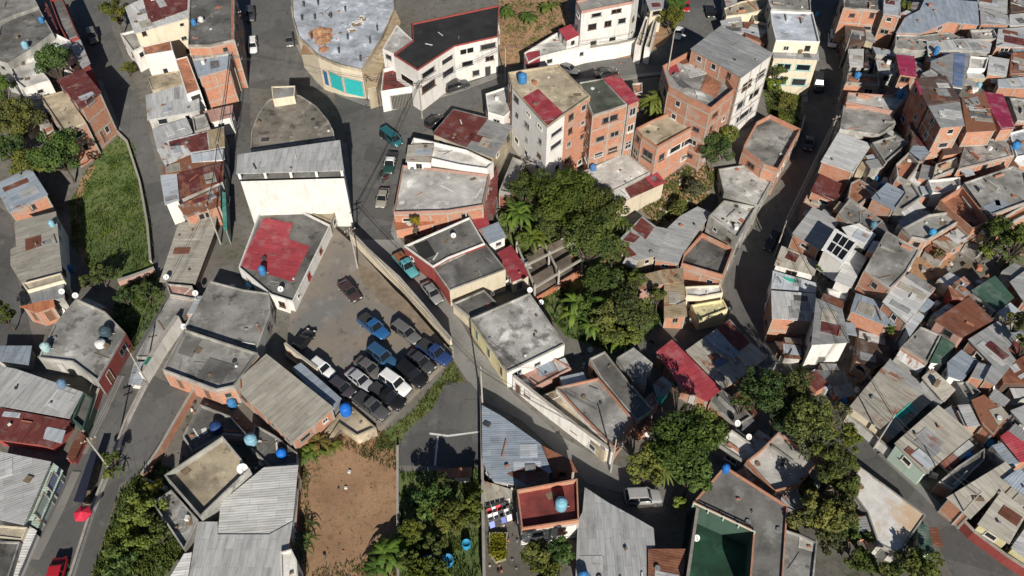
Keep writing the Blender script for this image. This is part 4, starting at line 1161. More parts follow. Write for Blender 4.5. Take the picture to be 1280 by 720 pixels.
# ---- below the upper road
B("540,167 567,136 611,147 642,157 617,197 583,185", 5, 'zinc:grey', 'tan', 'half rust-red and half grey tin roof by the upper road', rust=.15, s=(0, .03), patch=[("541,167 567,137 610,148 583,184", 'maroon')])
B("607,117 634,108 646,131 630,146 610,140", 6, 'slab:slablight', 'white', 'small white flat house between tower and rust-red roof', par=.3)
B("517,172 541,177 583,187 617,203 609,211 575,206 540,198 511,186", 5.2, 'slab:slabwhite', 'white', 'brilliant white parapet roof below the rust-red roof', par=.7, parc='white', win=.3)
B("510,181 543,180 539,203 507,202", 6.2, 'zinc:beige', 'white', 'small striped canopy roof on the white parapet house', rust=.35)
B("503,206 538,209 612,218 604,256 560,263 492,265", 5, 'slab:slablight', 'brick', 'wide pale concrete deck of the long house beside the plaza', par=.45, parc='pink', rust=.35, e={5: 'red'})
B("624,238 641,196 656,202 650,216 637,241", 4, 'slab:slabmid', 'dkbrick', 'grey wedge roof squeezed between deck house and tower', par=.5)
B("608,236 622,206 622,240 618,268 606,266", 4, 'zinc:maroon', 'brown', 'narrow dark red passage roof by the gully trees')
B("492,274 541,265 543,279 494,288", 2.7, 'zinc:orange', 'brick', 'long orange awning beside the plaza lane', rust=.0, name='awning_stall', cat='stall')
B("584,263 606,262 612,280 592,290", 3.6, 'zinc:red', 'brick', 'little red and dark roof next to the orange awning')
HS = .46
# ---- centre
B("505,307 587,271 606,304 560,322 541,333", 6.4, 'slab:slabdark', 'red', 'dark grey roof, upper half of the red walled street house', rust=.5, par=.35, parc='white', patch=[("517,306 534,300 545,318 528,325", 'black', 'slab')], e={4: 'red'})
B("541,334 607,304 632,336 562,363", 6.7, 'slab:slabdark', 'cream', 'dark grey roof, lower half of the red walled street house', rust=.5, par=.2, parc='grey', e={3: 'red'}, win=.4)
B("600,286 623,277 633,296 611,305", 5.6, 'zinc:blue', 'white', 'small bluish sheet roof behind the dark street house', rust=0)
B("621,316 639,306 663,344 640,352", 4.6, 'zinc:red', 'cream', 'slanted bright red roof beside the unfinished concrete frame', rust=.0)
B("566,379 605,362 624,381 588,397", 4.4, 'slab:slabdark', 'cream', 'dark square roof joined to the large mottled slab', par=.25, parc='grey', rust=.4)
B("588,398 662,366 706,430 634,465", 7, 'slab:slablight', 'yellow', 'large pale mottled slab roof with yellow street wall', rust=.85, par=.25, parc='grey', e={2: 'white'}, win=.7)
B("640,470 690,446 714,460 662,488", 3.4, 'slab:pink', 'pink', 'cluttered pink porch roof below the mottled slab', par=.3, patch=[("668,455 688,449 696,462 676,471", 'blue', 'zinc'), ("692,452 706,447 713,459 700,466", 'lgrey', 'zinc')], clut=4)
B("695,484 748,472 792,524 768,560 728,520", 5.8, 'slab:slabmid', 'brick', 'grey slab house with diagonal white rim above the lane', rust=.5, par=.35, parc='brick', e={3: 'white', 4: 'white'})
B("678,494 695,487 728,521 764,560 756,566", 3.8, 'slab:slabtan', 'tan', 'low tan terrace behind the white lane wall', par=.2, clut=3)
B("737,448 756,439 786,477 817,512 796,526 750,470", 6, 'slab:slabdark', 'brick', 'long dark slab roof with a white tyre ring on it', rust=.6, par=.3, parc='grey')
B("771,447 792,434 816,454 808,463 808,481 790,476", 5.8, 'slab:slabmid', 'grey', 'angular grey slab at the foot of the gully', rust=.5, par=.15)
B("816,480 828,470 841,480 832,494 820,496", 4.5, 'zinc:grey', 'turq', 'small hut with teal edge beside the long dark slab')
B("806,498 816,490 823,505 812,510", 3.6, 'slab:pink', 'pink', 'tiny pinkish roof next to the teal edged hut', par=.2)
B("820,440 840,424 902,487 884,502 852,485", 5, 'zinc:red', 'brick', 'long crimson roof crossed by tree shadow', rust=.0, s=(0, 0), clut=.2)
B("857,438 912,399 939,428 960,446 921,476 903,486", 4.8, 'zinc:beige', 'brick', 'patchwork roof of rust, blue and beige sheets', clut=.7, rust=.3, patch=[("896,410 912,400 938,428 923,440", 'maroon'), ("880,423 895,414 925,440 917,448 900,439", 'blue'), ("892,452 904,447 909,453 896,459", 'strip'), ("885,445 895,440 900,446 890,452", 'rust')])
B("934,440 955,430 972,452 955,466", 3.8, 'slab:slabdark', 'grey', 'shaded dark slab at the tip of the patchwork roof', par=.2)  # grey roof; the shadow over it is put into the dark slab colour
HS = .6
B("830,354 855,353 859,395 830,398", 4, 'zinc:tan', 'brick', 'tan sheet roof with an orange brick end wall', rust=.4, s=(0, .03))
B("792,346 828,337 854,335 855,352 826,355 800,362", 4.2, 'zinc:tan', 'pink', 'pinkish brown ledge roof above the tan sheet roof', rust=.6)
B("856,358 901,356 904,366 876,371 858,369", 4, 'slab:slabwhite', 'cream', 'pale strip roof next to the orange end wall', par=.3)
B("864,381 904,374 910,386 874,400", 3.6, 'slab:yellow', 'yellow', 'pale yellow-green walled house on the inner bend of the dark road', par=.35, win=.4)
B("776,297 803,270 820,283 836,286 820,320 800,325 776,314", 4.3, 'zinc:grey', 'tan', 'grey tin roof with maroon patches on the gully edge', rust=.2, patch=[("802,272 818,284 807,299 791,286", 'maroon'), ("779,300 788,290 800,296 792,303", 'maroon'), ("776,312 786,308 796,318 784,322", 'maroon')])
B("818,325 833,286 850,270 872,258 890,266 872,291 853,318 848,330", 4.8, 'zinc:grey', 'brick', 'rough dented grey tin roof above the brick rimmed slab', rust=.25, s=(0, .02))
B("855,316 878,291 917,310 904,344 852,329", 4.8, 'slab:slabdark', 'brick', 'dark stained slab ringed by orange brick rim', rust=.8, par=.9, parc='brick', clut=.5)
HS = .75
B("886,270 905,250 946,258 922,297", 5, 'slab:slablight', 'grey', 'debris strewn pale slab on the edge of the dark road', rust=.5, clut=7, par=.4)
HS = .5
B("930,181 946,152 963,143 1001,161 973,211 955,205 929,186", 5, 'slab:slabmid', 'brick', 'brick rimmed grey slab with a dark centre stain by the curved road', rust=.75, par=.8, parc='brick', clut=.5)
B("898,211 930,206 967,223 948,257 905,241", 4.2, 'slab:slablight', 'grey', 'plain pale concrete roof below the dark stained brick rim', rust=.3, par=.2)
HS = .75
B("728,214 783,190 813,215 768,238", 3.6, 'slab:slablight', 'grey', 'pale worn slab at the foot of the brick blocks', rust=.5, par=.2)
B("766,240 822,215 832,228 769,256", 4, 'zinc:maroon', 'cream', 'striped red, rust and white tin roof with a cream wall', rust=.4, s=(0, .05), patch=[("806,222 822,215 832,228 817,234", 'red'), ("766,240 780,234 788,247 769,256", 'white')], win=.25)
N1 = len(BUILT)
HS = .5
# ================================================================== right of the dark curved road
B("905,10 925,2 962,-6 963,10 932,17 908,20", 5, 'slab:slabtan', 'cream', 'cream rimmed slab at the top beside the silver marked roof', par=.3, clut=2)
B("903,-12 922,-12 921,8 908,11", 5, 'zinc:grey', 'grey', 'grey tin roof piece where the upper road leaves the picture')
B("900,26 926,19 930,42 905,40", 4.8, 'zinc:lgrey', 'grey', 'rough junk covered pale tin roof above the broad grey sheets', rust=.3, clut=4)
B("939,14 962,10 968,32 943,26", 4.9, 'slab:olive', 'cream', 'small dark olive slab beside the silver marked roof', par=.3)
B("929,27 944,27 968,33 957,55 931,44", 4.8, 'zinc:rust', 'pink', 'rust-red tin roof behind the broad grey sheets', rust=.5, patch=[("927,34 955,42 952,47 928,39", 'silver')])
B("960,0 985,-12 1012,-12 1014,13 964,11", 11, 'slab:slabmid', 'grey', 'grey roof with small tanks at the start of the dark road', clut=3, par=.3)
B("963,13 1016,15 1025,52 970,50 965,30", 12, 'slab:slabsilver', 'cream', 'silvery roof marked with crossing dark lines beside the dark road', rust=.15, par=.4, parc='white', clut=1)
B("969,59 1022,54 1024,75 966,72", 11.2, 'zinc:grey', 'cream', 'ribbed grey roof over the cream house facing the grassy slope', rust=.2, s=(0, .02), fac=[(2, 'window', .1, .45, 3.6, 4.6, (.3, .5, .5)), (2, 'window', .55, .9, 3.6, 4.6, (.3, .5, .5)), (2, 'window', .1, .45, 1, 2.2, (.3, .5, .5)), (2, 'window', .55, .9, 1, 2.2, (.3, .5, .5))])
B("1054,-12 1104,-12 1104,13 1055,9", 12.4, 'slab:slabdark', 'brick', 'black stained slab over a framed brick front at the top of the road', par=.2, rust=.9)
B("1105,-10 1125,-10 1126,22 1104,17", 11.6, 'zinc:silver', 'brick', 'narrow silver ribbed roof beside the black stained slab', rust=.1)
B("1082,30 1121,37 1118,41 1082,37", 4, 'slab:clay', 'brick', 'lower brick step house in front of the black stained slab', par=.2)
B("1056,28 1081,31 1083,50 1057,58", 7.0, 'zinc:brown', 'brown', 'dark brown tin roof on the outer edge of the road', rust=.2)
B("1060,61 1080,61 1079,84 1062,82", 6.1, 'zinc:white', 'grey', 'small whitish sheet roof under the dark brown tin roof', rust=.2)
B("1082,62 1093,60 1089,86 1080,84", 4.2, 'zinc:black', 'grey', 'narrow black roof beside the small whitish sheet')
B("1060,90 1098,94 1100,106 1058,102", 6.1, 'slab:clay', 'brick', 'orange terrace roof littered with junk and a tank', par=.4, clut=5)
B("1094,72 1119,80 1122,95 1098,90", 4.4, 'zinc:lgrey', 'grey', 'loose silver sheets piled beside the crimson square roof', rust=.3, clut=7)
B("1090,58 1126,65 1122,71 1095,67", 4.2, 'zinc:silver', 'grey', 'thin silver strip roof above the loose sheets', rust=.2)
B("1120,68 1143,70 1146,96 1125,93", 5, 'zinc:magenta', 'brick', 'crimson square roof in the cluttered tin district', rust=.0, s=(0, .02), clut=.2)
B("1157,-4 1222,2 1224,31 1185,27 1152,42 1120,41 1131,22 1150,12", 5, 'zinc:blue', 'brick', 'largest blue-grey sheet roof at the upper edge', clut=.6, rust=.05, s=(0, .02))
B("1120,43 1150,44 1186,40 1200,46 1176,61 1140,63 1119,58", 4.2, 'slab:slabmid', 'grey', 'grey concrete roofs with rubble below the largest blue-grey roof', clut=5, par=.2)
B("1218,-10 1260,-10 1259,17 1224,7", 4.6, 'zinc:lgrey', 'grey', 'pale tin roof beside the largest blue-grey roof', rust=.15)
B("1225,9 1260,19 1262,31 1226,30", 4.4, 'zinc:grey', 'brick', 'grey tin roof one row under the upper edge', rust=.2)
B("1263,-10 1292,-10 1292,14 1263,14", 4, 'zinc:brown', 'brown', 'dark weathered roof in the upper corner', rust=.6, clut=3)
B("1262,18 1292,15 1292,31 1262,32", 4.2, 'zinc:lgrey', 'grey', 'pale roof touching the picture edge below the dark weathered one', rust=.15)
B("1212,37 1242,36 1248,48 1216,49", 3.6, 'slab:slabmid', 'brick', 'small brick rimmed terrace under the blue-grey roof', par=.5, clut=5)
B("1248,36 1292,33 1292,60 1245,58", 4.6, 'zinc:lgrey', 'brick', 'double width pale roof with orange brick edge beneath', rust=.2)
B("1158,51 1212,48 1240,54 1237,66 1190,62 1160,66", 4.4, 'zinc:lgrey', 'grey', 'long pale crooked roof above the blue striped one', rust=.2, clut=3)
B("1164,76 1190,66 1213,66 1205,110 1190,108 1176,92 1163,83", 5, 'zinc:grey', 'white', 'grey sheet roof with one broad blue stripe', clut=.5, rust=.02, s=(0, .04), patch=[("1193,67 1207,67 1203,108 1191,106", 'strip')])
B("1213,70 1236,72 1232,86 1211,85", 4.2, 'slab:slabwhite', 'white', 'small whitish slab beside the blue striped roof', par=.3)
B("1237,70 1262,74 1258,96 1234,92", 4.4, 'zinc:lgrey', 'brick', 'square pale tin roof beyond the whitish slab', rust=.15)
B("1264,66 1292,64 1292,92 1262,94", 4.2, 'zinc:brown', 'brick', 'brown and black shack roofs at the picture edge', rust=.7, clut=4)
B("1247,99 1292,95 1292,111 1248,109", 4.4, 'zinc:silver', 'brick', 'narrow silver roof over an orange wall at the edge', rust=.1)
B("1228,114 1254,118 1270,160 1251,162 1238,137", 9, 'zinc:magenta', 'brick', 'magenta roof on a brick house, brightest of its kind', rust=.0, s=(0, .03), clut=.2)
B("1262,122 1292,124 1292,152 1272,150", 3.8, 'slab:slabmid', 'brick', 'brick and junk yard roof beside the magenta roof', par=.4, clut=6)
B("1262,166 1292,158 1292,192 1271,196", 4.2, 'slab:slabsilver', 'white', 'bluish white floor terrace below the magenta roof', par=.3, rust=.6)
B("1143,98 1182,94 1201,125 1159,131", 13.5, 'zinc:brown', 'dkbrick', 'tall dark house with brown roof, its long side shaded in the brick colour', rust=.2, s=(0, .02), patch=[("1143,99 1149,104 1153,117 1150,118", 'magenta')], fr=False)  # darker brick: the shade on the long wall is put into its colour
B("1160,132 1200,127 1206,157 1176,160", 12.6, 'zinc:grey', 'brick', 'grey roofed continuation of the tall dark house', rust=.02, s=(0, .03), e={3: 'dkbrick'})  # the last edge takes the same painted wall shade, as darker brick
B("1202,122 1231,115 1246,163 1208,165", 10, 'zinc:rust', 'brick', 'ragged plank and rust roof between grey and magenta roofs', rust=.7, patch=[("1205,124 1222,120 1225,130 1208,134", 'grey'), ("1212,140 1234,137 1236,143 1214,147", 'lgrey')], clut=5)
B("1173,172 1206,168 1212,176 1207,190 1180,194", 5.2, 'zinc:brown', 'brick', 'dark brown sheet roof with brick windows under it', rust=.05, clut=.3)
B("1206,181 1222,173 1262,174 1268,194 1198,211 1203,192", 5, 'slab:slabmid', 'brick', 'brick house with blotched grey roof below the plank roof', rust=.9, par=.15, clut=2)
B("1170,205 1197,196 1198,209 1166,222", 4.2, 'slab:slabtan', 'brick', 'brick stub house with cream ledge beside the blotched roof', par=.3)
B("1137,153 1151,150 1166,188 1151,201 1136,189 1141,172", 5.4, 'zinc:brown', 'brick', 'folded brown and pale roof of a narrow brick house', rust=.2, patch=[("1141,182 1160,182 1165,188 1151,200 1137,189", 'blue')])
B("1120,205 1136,190 1150,204 1134,226 1122,220", 4.4, 'slab:clay', 'brick', 'orange brick terraces in front of the folded roof', par=.7, clut=3)
B("1090,178 1120,168 1136,178 1107,203", 4.6, 'slab:slabmid', 'brick', 'grey terrace with plants beside the pale square roof', par=.35, clut=5)
B("1060,115 1115,119 1136,104 1138,118 1118,139 1058,127", 7.2, 'slab:slablight', 'pink', 'pale L-shaped slab with pinkish edge near the dark brown house', par=.35, rust=.4)
B("1055,131 1110,134 1120,154 1100,168 1050,161", 7.0, 'slab:slabmid', 'grey', 'broad plain grey slab above the pale square roof', rust=.4, par=.15)
B("1048,165 1090,180 1067,216 1026,202", 7.8, 'zinc:lgrey', 'brick', 'pale square sheet roof where the dark road begins to bend', rust=.0, s=(0, .03), clut=.2)
B("1025,217 1058,232 1047,254 1013,239", 5.8, 'zinc:maroon', 'brick', 'plain dark maroon roof under the pale square one', rust=.05, clut=.3)
B("1009,243 1047,256 1040,266 1004,253", 3.6, 'slab:slabtan', 'pink', 'narrow cream and pink ledge below the maroon roof', par=.3)
B("1064,228 1074,223 1100,240 1086,246 1074,256 1060,246", 3.8, 'slab:clay', 'brick', 'orange tiled terrace with pale beams beside the bluish square', par=.3, clut=2)
B("1089,247 1109,228 1132,240 1118,263", 4.8, 'zinc:blue', 'brick', 'bluish square sheet roof amid orange terraces', rust=.0, s=(0, .02), clut=.2)
B("1125,226 1140,228 1152,246 1128,262 1120,258 1132,241", 3.6, 'slab:slabmid', 'grey', 'grey walkway roofs beside the bluish square', par=.4, clut=4)
B("1048,266 1062,248 1082,260 1104,276 1088,290 1060,276", 4, 'slab:slabmid', 'brick', 'cracked terrace with barrels below the orange tiled one', par=.3, clut=5, rust=.8)
B("1016,258 1050,276 1025,313 990,292", 7.5, 'zinc:lgrey', 'brick', 'smooth pale sheet roof on the inside edge of the bend', rust=.0, s=(0, .02), clut=.3)
B("1052,284 1074,279 1095,293 1081,312 1066,303", 4.8, 'zinc:white', 'grey', 'light roof tucked behind the white framed skylight', rust=.1)
B("1024,316 1036,312 1056,328 1046,338", 3.8, 'zinc:maroon', 'red', 'small maroon lean-to below the white framed skylight', rust=.1)
B("977,307 1024,327 1018,344 968,331", 6.4, 'zinc:beige', 'white', 'beige tin roof facing the dark bend', rust=.2, s=(0, .03))
B("966,338 1022,354 1020,366 964,360", 5.9, 'zinc:silver', 'white', 'silver roof strip with green sheet pieces', rust=.15, patch=[("977,345 1000,351 999,354 977,350", 'teal')], clut=4)
B("964,363 1020,367 1020,402 965,398", 7.0, 'zinc:lgrey', 'brick', 'pale ribbed roof ending in an orange brick front', rust=.15, s=(0, .03), win=.3)
B("1020,372 1053,386 1062,428 1014,431", 8.1, 'zinc:grey', 'white', 'grey roof over collapsed white boards and a dark drop', rust=.12, s=(0, .02))
B("1043,350 1066,311 1084,322 1064,360", 4.8, 'zinc:lgrey', 'white', 'pale greenish roof strip between skylight and big dark slab', rust=.1)
B("1034,360 1061,366 1055,379 1036,372", 3.2, 'slab:slabwhite', 'brick', 'white propped boards beside the pale greenish strip', par=.2, clut=4)
B("1081,337 1108,288 1150,312 1133,340 1113,361", 5, 'slab:slabmid', 'brick', 'big bare grey slab over an orange wall, near the dirt patch', rust=.5, par=.15)
B("1128,344 1164,367 1135,406 1103,377", 4.8, 'zinc:lgrey', 'brick', 'large pale roof next to the dirt patch', rust=.05, s=(0, .03))
B("1070,366 1103,378 1130,405 1110,408 1063,388", 4.4, 'zinc:blue', 'brick', 'bluish grey roof stepping below the orange wall', rust=.05, win=.3)
B("1131,407 1152,386 1159,391 1137,421", 4, 'zinc:silver', 'white', 'slim silver roof along the big pale roof', rust=.1)
B("1128,285 1160,268 1190,264 1201,275 1160,299 1140,296", 4.6, 'slab:slabmid', 'brick', 'grey slab with a dark slit and a tank, uphill of the dirt patch', par=.4, clut=3, rust=.7)
B("1165,302 1198,284 1218,279 1226,291 1208,302 1185,316", 3.4, 'zinc:beige', 'brick', 'beige yard roof between low brick walls', rust=.5, clut=3)
B("1205,228 1267,207 1282,215 1290,250 1240,268 1227,258", 4.8, 'slab:slabmid', 'brick', 'broad grey slab with bluish corner sheet beside the palms', rust=.4, par=.3, patch=[("1229,258 1250,248 1262,255 1241,267", 'blue', 'zinc')])
B("1175,250 1203,233 1236,275 1216,286", 3.8, 'slab:brick', 'brick', 'roofless brick room with a plant growing inside', par=1.2, parc='brick', clut=4)
B("1160,225 1200,221 1202,232 1178,242 1166,240", 3.6, 'slab:slablight', 'white', 'whitewashed ledge above the roofless brick room', par=.4, clut=3)
B("1227,287 1280,256 1292,258 1292,264 1233,293", 4, 'slab:clay', 'brick', 'long narrow brick wall house under the palms', par=.5)
B("1262,352 1292,330 1292,372 1280,378", 4.2, 'zinc:grey', 'dkbrick', 'grey roof with dark brick flank below the palms', rust=.1)
B("1244,344 1268,372 1246,388 1214,363", 4.8, 'zinc:green', 'grey', 'dark green sheet roof', rust=.0, s=(0, .03), clut=.2)
B("1212,370 1242,400 1202,422 1168,400", 4.8, 'zinc:rust', 'pink', 'ribbed reddish brown roof below the dark green sheet', rust=.3, s=(0, .03), clut=.4)
B("1185,358 1205,345 1222,362 1206,376 1190,372", 4, 'zinc:pink', 'red', 'faded pink roof scraps uphill of the ribbed reddish roof', rust=.6, clut=6)
B("1210,424 1247,401 1273,421 1260,436 1270,450 1244,482 1230,474 1240,455", 4.6, 'zinc:grey', 'brick', 'stepped grey tin roof beyond the ribbed reddish one', rust=.12)
B("1184,453 1202,437 1223,452 1203,476 1185,470", 4.4, 'zinc:blue', 'white', 'clean light blue square roof', rust=.0, s=(0, .03), clut=.1)
B("1151,408 1177,419 1160,452 1128,432", 4.6, 'slab:slabmid', 'brick', 'olive grey slab by the dark green triangle', rust=.4, par=.2)
B("1178,420 1195,430 1181,455 1162,453", 3.8, 'zinc:green', 'white', 'dark green triangle roof wedged against the olive grey slab', rust=.1)
B("1062,508 1112,448 1172,494 1116,548", 4.8, 'zinc:beige', 'cream', 'wide beige tin roof with a turquoise sheet lying on it', clut=.6, rust=.25, s=(0, .02), patch=[("1115,523 1138,503 1143,511 1124,524", 'teal'), ("1112,449 1171,494 1163,502 1104,459", 'grey')])
B("1152,472 1165,460 1195,487 1180,503", 4.4, 'zinc:beige', 'white', 'short tan-grey roof behind the turquoise sheet', rust=.25)
B("1118,554 1173,506 1217,543 1157,593", 4.8, 'zinc:beige', 'mint', 'beige roof above mint green balconies', rust=.25, s=(0, .02), win=.9)
B("1174,602 1198,582 1231,560 1231,574 1192,612", 3, 'slab:slabdark', 'brick', 'low black terrace with a bright blue tank', par=.2)
B("1183,622 1257,577 1272,592 1250,612 1213,649", 4.6, 'zinc:beige', 'brick', 'beige roof across the black terrace from the mint balconies', rust=.2, s=(0, .02))
B("1222,655 1252,613 1285,640 1262,680", 4.6, 'zinc:beige', 'yellow', 'beige roof with yellow walls at the lower street', rust=.15, win=.5)
B("1264,684 1292,645 1292,706", 4.2, 'zinc:lgrey', 'yellow', 'corner roof past the yellow walled house', rust=.1)
B("1254,599 1274,585 1292,600 1292,628", 4.4, 'zinc:blue', 'grey', 'bluish roof between the two beige lower roofs', rust=.1)
B("1250,546 1260,538 1292,562 1292,574 1276,578", 4.2, 'zinc:red', 'brick', 'small bright red roof near the lower picture edge', rust=.0)
B("1214,500 1230,493 1262,520 1242,546 1228,532", 4.2, 'zinc:rust', 'brick', 'mixed rust and tan roof behind the small red one', rust=.8, patch=[("1236,512 1252,508 1262,520 1248,532", 'beige')], clut=3)
B("1250,461 1292,438 1292,480 1254,479", 4, 'zinc:rust', 'brown', 'striped rust roof with open gaps at the edge', rust=.5, patch=[("1262,458 1270,454 1276,462 1268,466", 'lgrey'), ("1272,470 1286,462 1288,466 1276,474", 'lgrey')], clut=3)
B("1236,496 1244,485 1263,500 1256,508", 4, 'zinc:grey', 'grey', 'small grey roof between stepped roof and rust stripes', rust=.1)
B("1263,513 1292,502 1292,532 1282,534", 4, 'zinc:grey', 'white', 'grey edge roof over a white wall', rust=.1)
B("1196,478 1212,476 1226,490 1212,502", 3.2, 'slab:slabmid', 'grey', 'grey junk terrace below the clean light blue roof', par=.3, clut=7)
B("968,426 1008,431 1003,449 980,447", 2.6, "zinc:brown", "grey", "low junk covered shelter under the orange end wall on the bend", rust=.6, clut=6)
B("1018,462 1056,464 1062,482 1040,486", 2.4, "zinc:dgrey", "grey", "low dark shed roof in the shade below the propped white house", rust=.3, clut=4)
B("1072,410 1108,416 1116,448 1090,462 1070,450", 3.4, "zinc:brown", "brick", "added ribbed brown roof filling the shaded drop below the bluish grey roof", rust=.4)  # dark roof added to fill a deep shaded drop with brown
# ---- lower right
B("933,576 951,562 974,539 1025,576 1000,606 968,614", 4.4, 'slab:slablight', 'brick', 'blotched slab with brick rim inside the tree belt', rust=.35, par=.6, parc='brick')
B("897,555 915,537 950,562 932,578", 4, 'slab:slablight', 'grey', 'small pale slab next to the blotched brick rimmed one', par=.3)
B("982,662 1000,668 1022,678 1016,735 964,735", 4, 'slab:slabmid', 'grey', 'grey slab with a white square, beside the sports court', rust=.7, par=.3, patch=[("1000,666 1021,676 1019,690 998,684", 'slabwhite', 'slab')])
B("1075,583 1158,644 1124,692 1098,680 1084,640 1062,610", 4.6, "stain:white", "grey", "large white roof with orange rust stains by the lower street", par=.12, clut=.5)
B("1146,652 1160,657 1168,690 1150,694", 3, 'zinc:green', 'mint', 'greenish shed behind the rust stained white roof', rust=.3)
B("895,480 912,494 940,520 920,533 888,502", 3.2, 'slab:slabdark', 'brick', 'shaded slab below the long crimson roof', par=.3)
HS = .5
# ================================================================== bottom centre and left
B("602,506 627,520 676,555 690,590 660,608 616,601 603,577", 4.6, 'zinc:blue', 'grey', 'kite shaped blue-grey tin roof with rusty lower edge', rust=.12, s=(0, .02), patch=[("634,592 668,580 686,592 660,606", 'rust')], clut=2)
B("676,556 714,575 722,590 690,588", 4, 'zinc:rust', 'brick', 'thin rusty roof edge along the lane behind the red terrace', rust=.7)
B("646,612 722,598 724,650 652,661", 6, 'slab:slabred', 'brick', 'brick house with dark red roof terrace and pale blue tank', par=.75, parc='brick', rust=.25, fr=True, clut=.4, e={2: 'white'})
B("731,609 760,628 800,650 817,660 819,683 809,686 809,735 719,735 722,652 728,640", 4.2, 'zinc:grey', 'grey', 'large jagged grey corrugated roof at the bottom', rust=.1, s=(0, .02), clut=1.5)
B("810,686 857,686 854,735 810,735", 4, 'zinc:rust', 'brick', 'rusty striped sheets beside the jagged grey roof', rust=.5, s=(0, .03))
B("546,586 590,584 590,596 546,599", 2.6, 'zinc:orange', 'white', 'short orange lean-to under the concrete yard', rust=.1)
B("602,600 615,604 640,612 640,622 606,632", 2.6, 'zinc:beige', 'white', 'small crooked porch roof below the kite shaped roof', rust=.4)
B("205,594 278,545 312,586 250,646", 5, 'slab:slabtan', 'grey', 'walled tan roof slab tilted across the lower corner', rust=.5, par=.8, parc='grey', clut=.4)
B("190,628 214,612 248,650 230,688", 4, 'slab:slabmid', 'grey', 'ruined pale terrace attached to the walled tan slab', rust=.8, par=.5, clut=6)
B("330,584 373,581 366,650 336,667 272,667 276,628", 5, 'zinc:white', 'white', 'bright ribbed white tin roof beside the dirt field', rust=.05, s=(0, .03), clut=.3)
B("247,652 272,652 272,668 336,668 366,652 352,735 234,735", 4.8, 'zinc:lgrey', 'grey', 'wide smooth grey sheet roof under the bright ribbed one', rust=.0, s=(0, .03), clut=.3)
B("350,690 364,686 371,700 373,735 351,735", 5.4, 'slab:slabwhite', 'white', 'small white boxes at the corner of the dirt field', par=.4)
B("204,735 230,692 240,690 233,735", 4, 'zinc:white', 'white', 'pale triangular roof piece at the bottom edge', rust=.1)
B("290,481 333,442 418,510 366,554", 5.8, 'zinc:beige', 'brick', 'big streaked tin roof next to the car lot', rust=.05, s=(0, .02), clut=.3)
B("364,460 376,453 427,498 415,516", 4.6, 'zinc:blue', 'grey', 'thin blue-grey roof along the car lot edge', rust=.0, s=(0, 0), clut=.2)
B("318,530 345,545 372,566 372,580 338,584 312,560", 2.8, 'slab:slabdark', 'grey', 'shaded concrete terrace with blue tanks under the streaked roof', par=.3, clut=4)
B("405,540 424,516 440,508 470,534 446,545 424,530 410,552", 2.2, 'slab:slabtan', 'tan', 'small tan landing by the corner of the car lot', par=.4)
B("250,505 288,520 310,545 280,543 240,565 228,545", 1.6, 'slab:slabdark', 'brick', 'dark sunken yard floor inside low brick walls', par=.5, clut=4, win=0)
HS = .66
ROADS.append([(p.x, p.y) for p in LOT])
lean_tos(BUILT[N1:-18], .55)
lean_tos(BUILT[N1:-18], .45, 5)
lean_tos(BUILT[:N1], .10)
roof_mends(BUILT[N1:-18], 1.5)
roof_mends([x for x in BUILT[:N1] + BUILT[-18:] if x['zinc']], .5)
# ================================================================== sports court
B("866,628 906,582 985,632 978,740 936,740 942,664", 4.2, 'slab:slabdark', 'green', 'dark terrace wrapped around the green sports court', rust=.4, par=.3, parc='brick', name='court_building', cat='building', win=0, e={0: 'grey', 1: 'grey', 2: 'grey'})
drape('sports_court', "858,640 945,670 938,745 846,745", 'slab', .06)
bpy.data.objects['sports_court'].color = (.022, .085, .05, .1)
WALL("866,650 852,745", 3.4, .25, 'dark', 'dark side wall closing the sports court towards the tree', name='court_wall')
def beam_thing(name, cat, label, segs, rad, m, col, part):
    root = empty(name, segs[0][0]); tag(root, label, cat)
    b = MB()
    for q in segs: b.tube(q, rad, 6)
    b.build(part, m, root, col); return root
_b = BUILT[-1]; _z = _b['plane'](0, 0)
_p, _q = _b['P'][0], _b['P'][5]
beam_thing('railing', 'railing', 'pale mint pipe rail along the upper rim of the sports court', [[Vector((_p.x, _p.y - .3, _z + .75)), Vector((_q.x, _q.y - .3, _z + .75))]] +
           [[_p.lerp(_q, t) + Vector((0, -.3, -.1)), _p.lerp(_q, t) + Vector((0, -.3, .75))] for t in (0, .25, .5, .75, 1)], .07, 'plain', C['mint'], 'rail')
# ================================================================== walls
WALL("441,307 471,337 501,364 531,399 565,441", 3.5, .3, 'cream', 'long cream wall between the car lot and the lane', base=.5)
WALL("566,443 540,468 512,496 476,533", 2.3, .35, 'tan', 'concrete parapet closing the lower side of the car lot', base=.5)
WALL("360,441 380,457 400,472", 2.6, .25, 'cream', 'short pale wall at the shaded corner of the car lot', base=.5)
WALL("602,500 603,560 604,640 606,740", 2.0, .25, 'grey', 'long straight grey wall running down past the concrete yard')
WALL("498,562 498,640 499,740", 1.0, .2, 'grey', 'low wall between dirt field and overgrown garden')
WALL("377,578 375,620 372,665", 1.4, .2, 'red', 'dark red low wall on the edge of the dirt field')
_w = WALL("229,410 208,440 184,480", 2.6, .45, 'white', 'white wall with a green painted mark beside the deck')
WALL("184,482 160,530 140,585 118,640 88,735", .9, .22, 'white', 'thin white kerb wall dividing steep road and ramp')
WALL("642,486 680,517 720,548 764,580", 3.0, .3, 'white', 'white lane wall with brown doors and windows')
WALL("195,340 180,346 163,352 150,356", .9, .5, 'pink', 'crumbling pinkish stone wall at the foot of the grassy bank')
WALL("246,494 225,530 205,565 182,600", 1.4, .25, 'brick', 'low orange brick wall along the ramp')
WALL("182,603 196,609 212,615", 1.0, .25, 'cream', 'pale low wall closing the brick yard at the shrub bank')
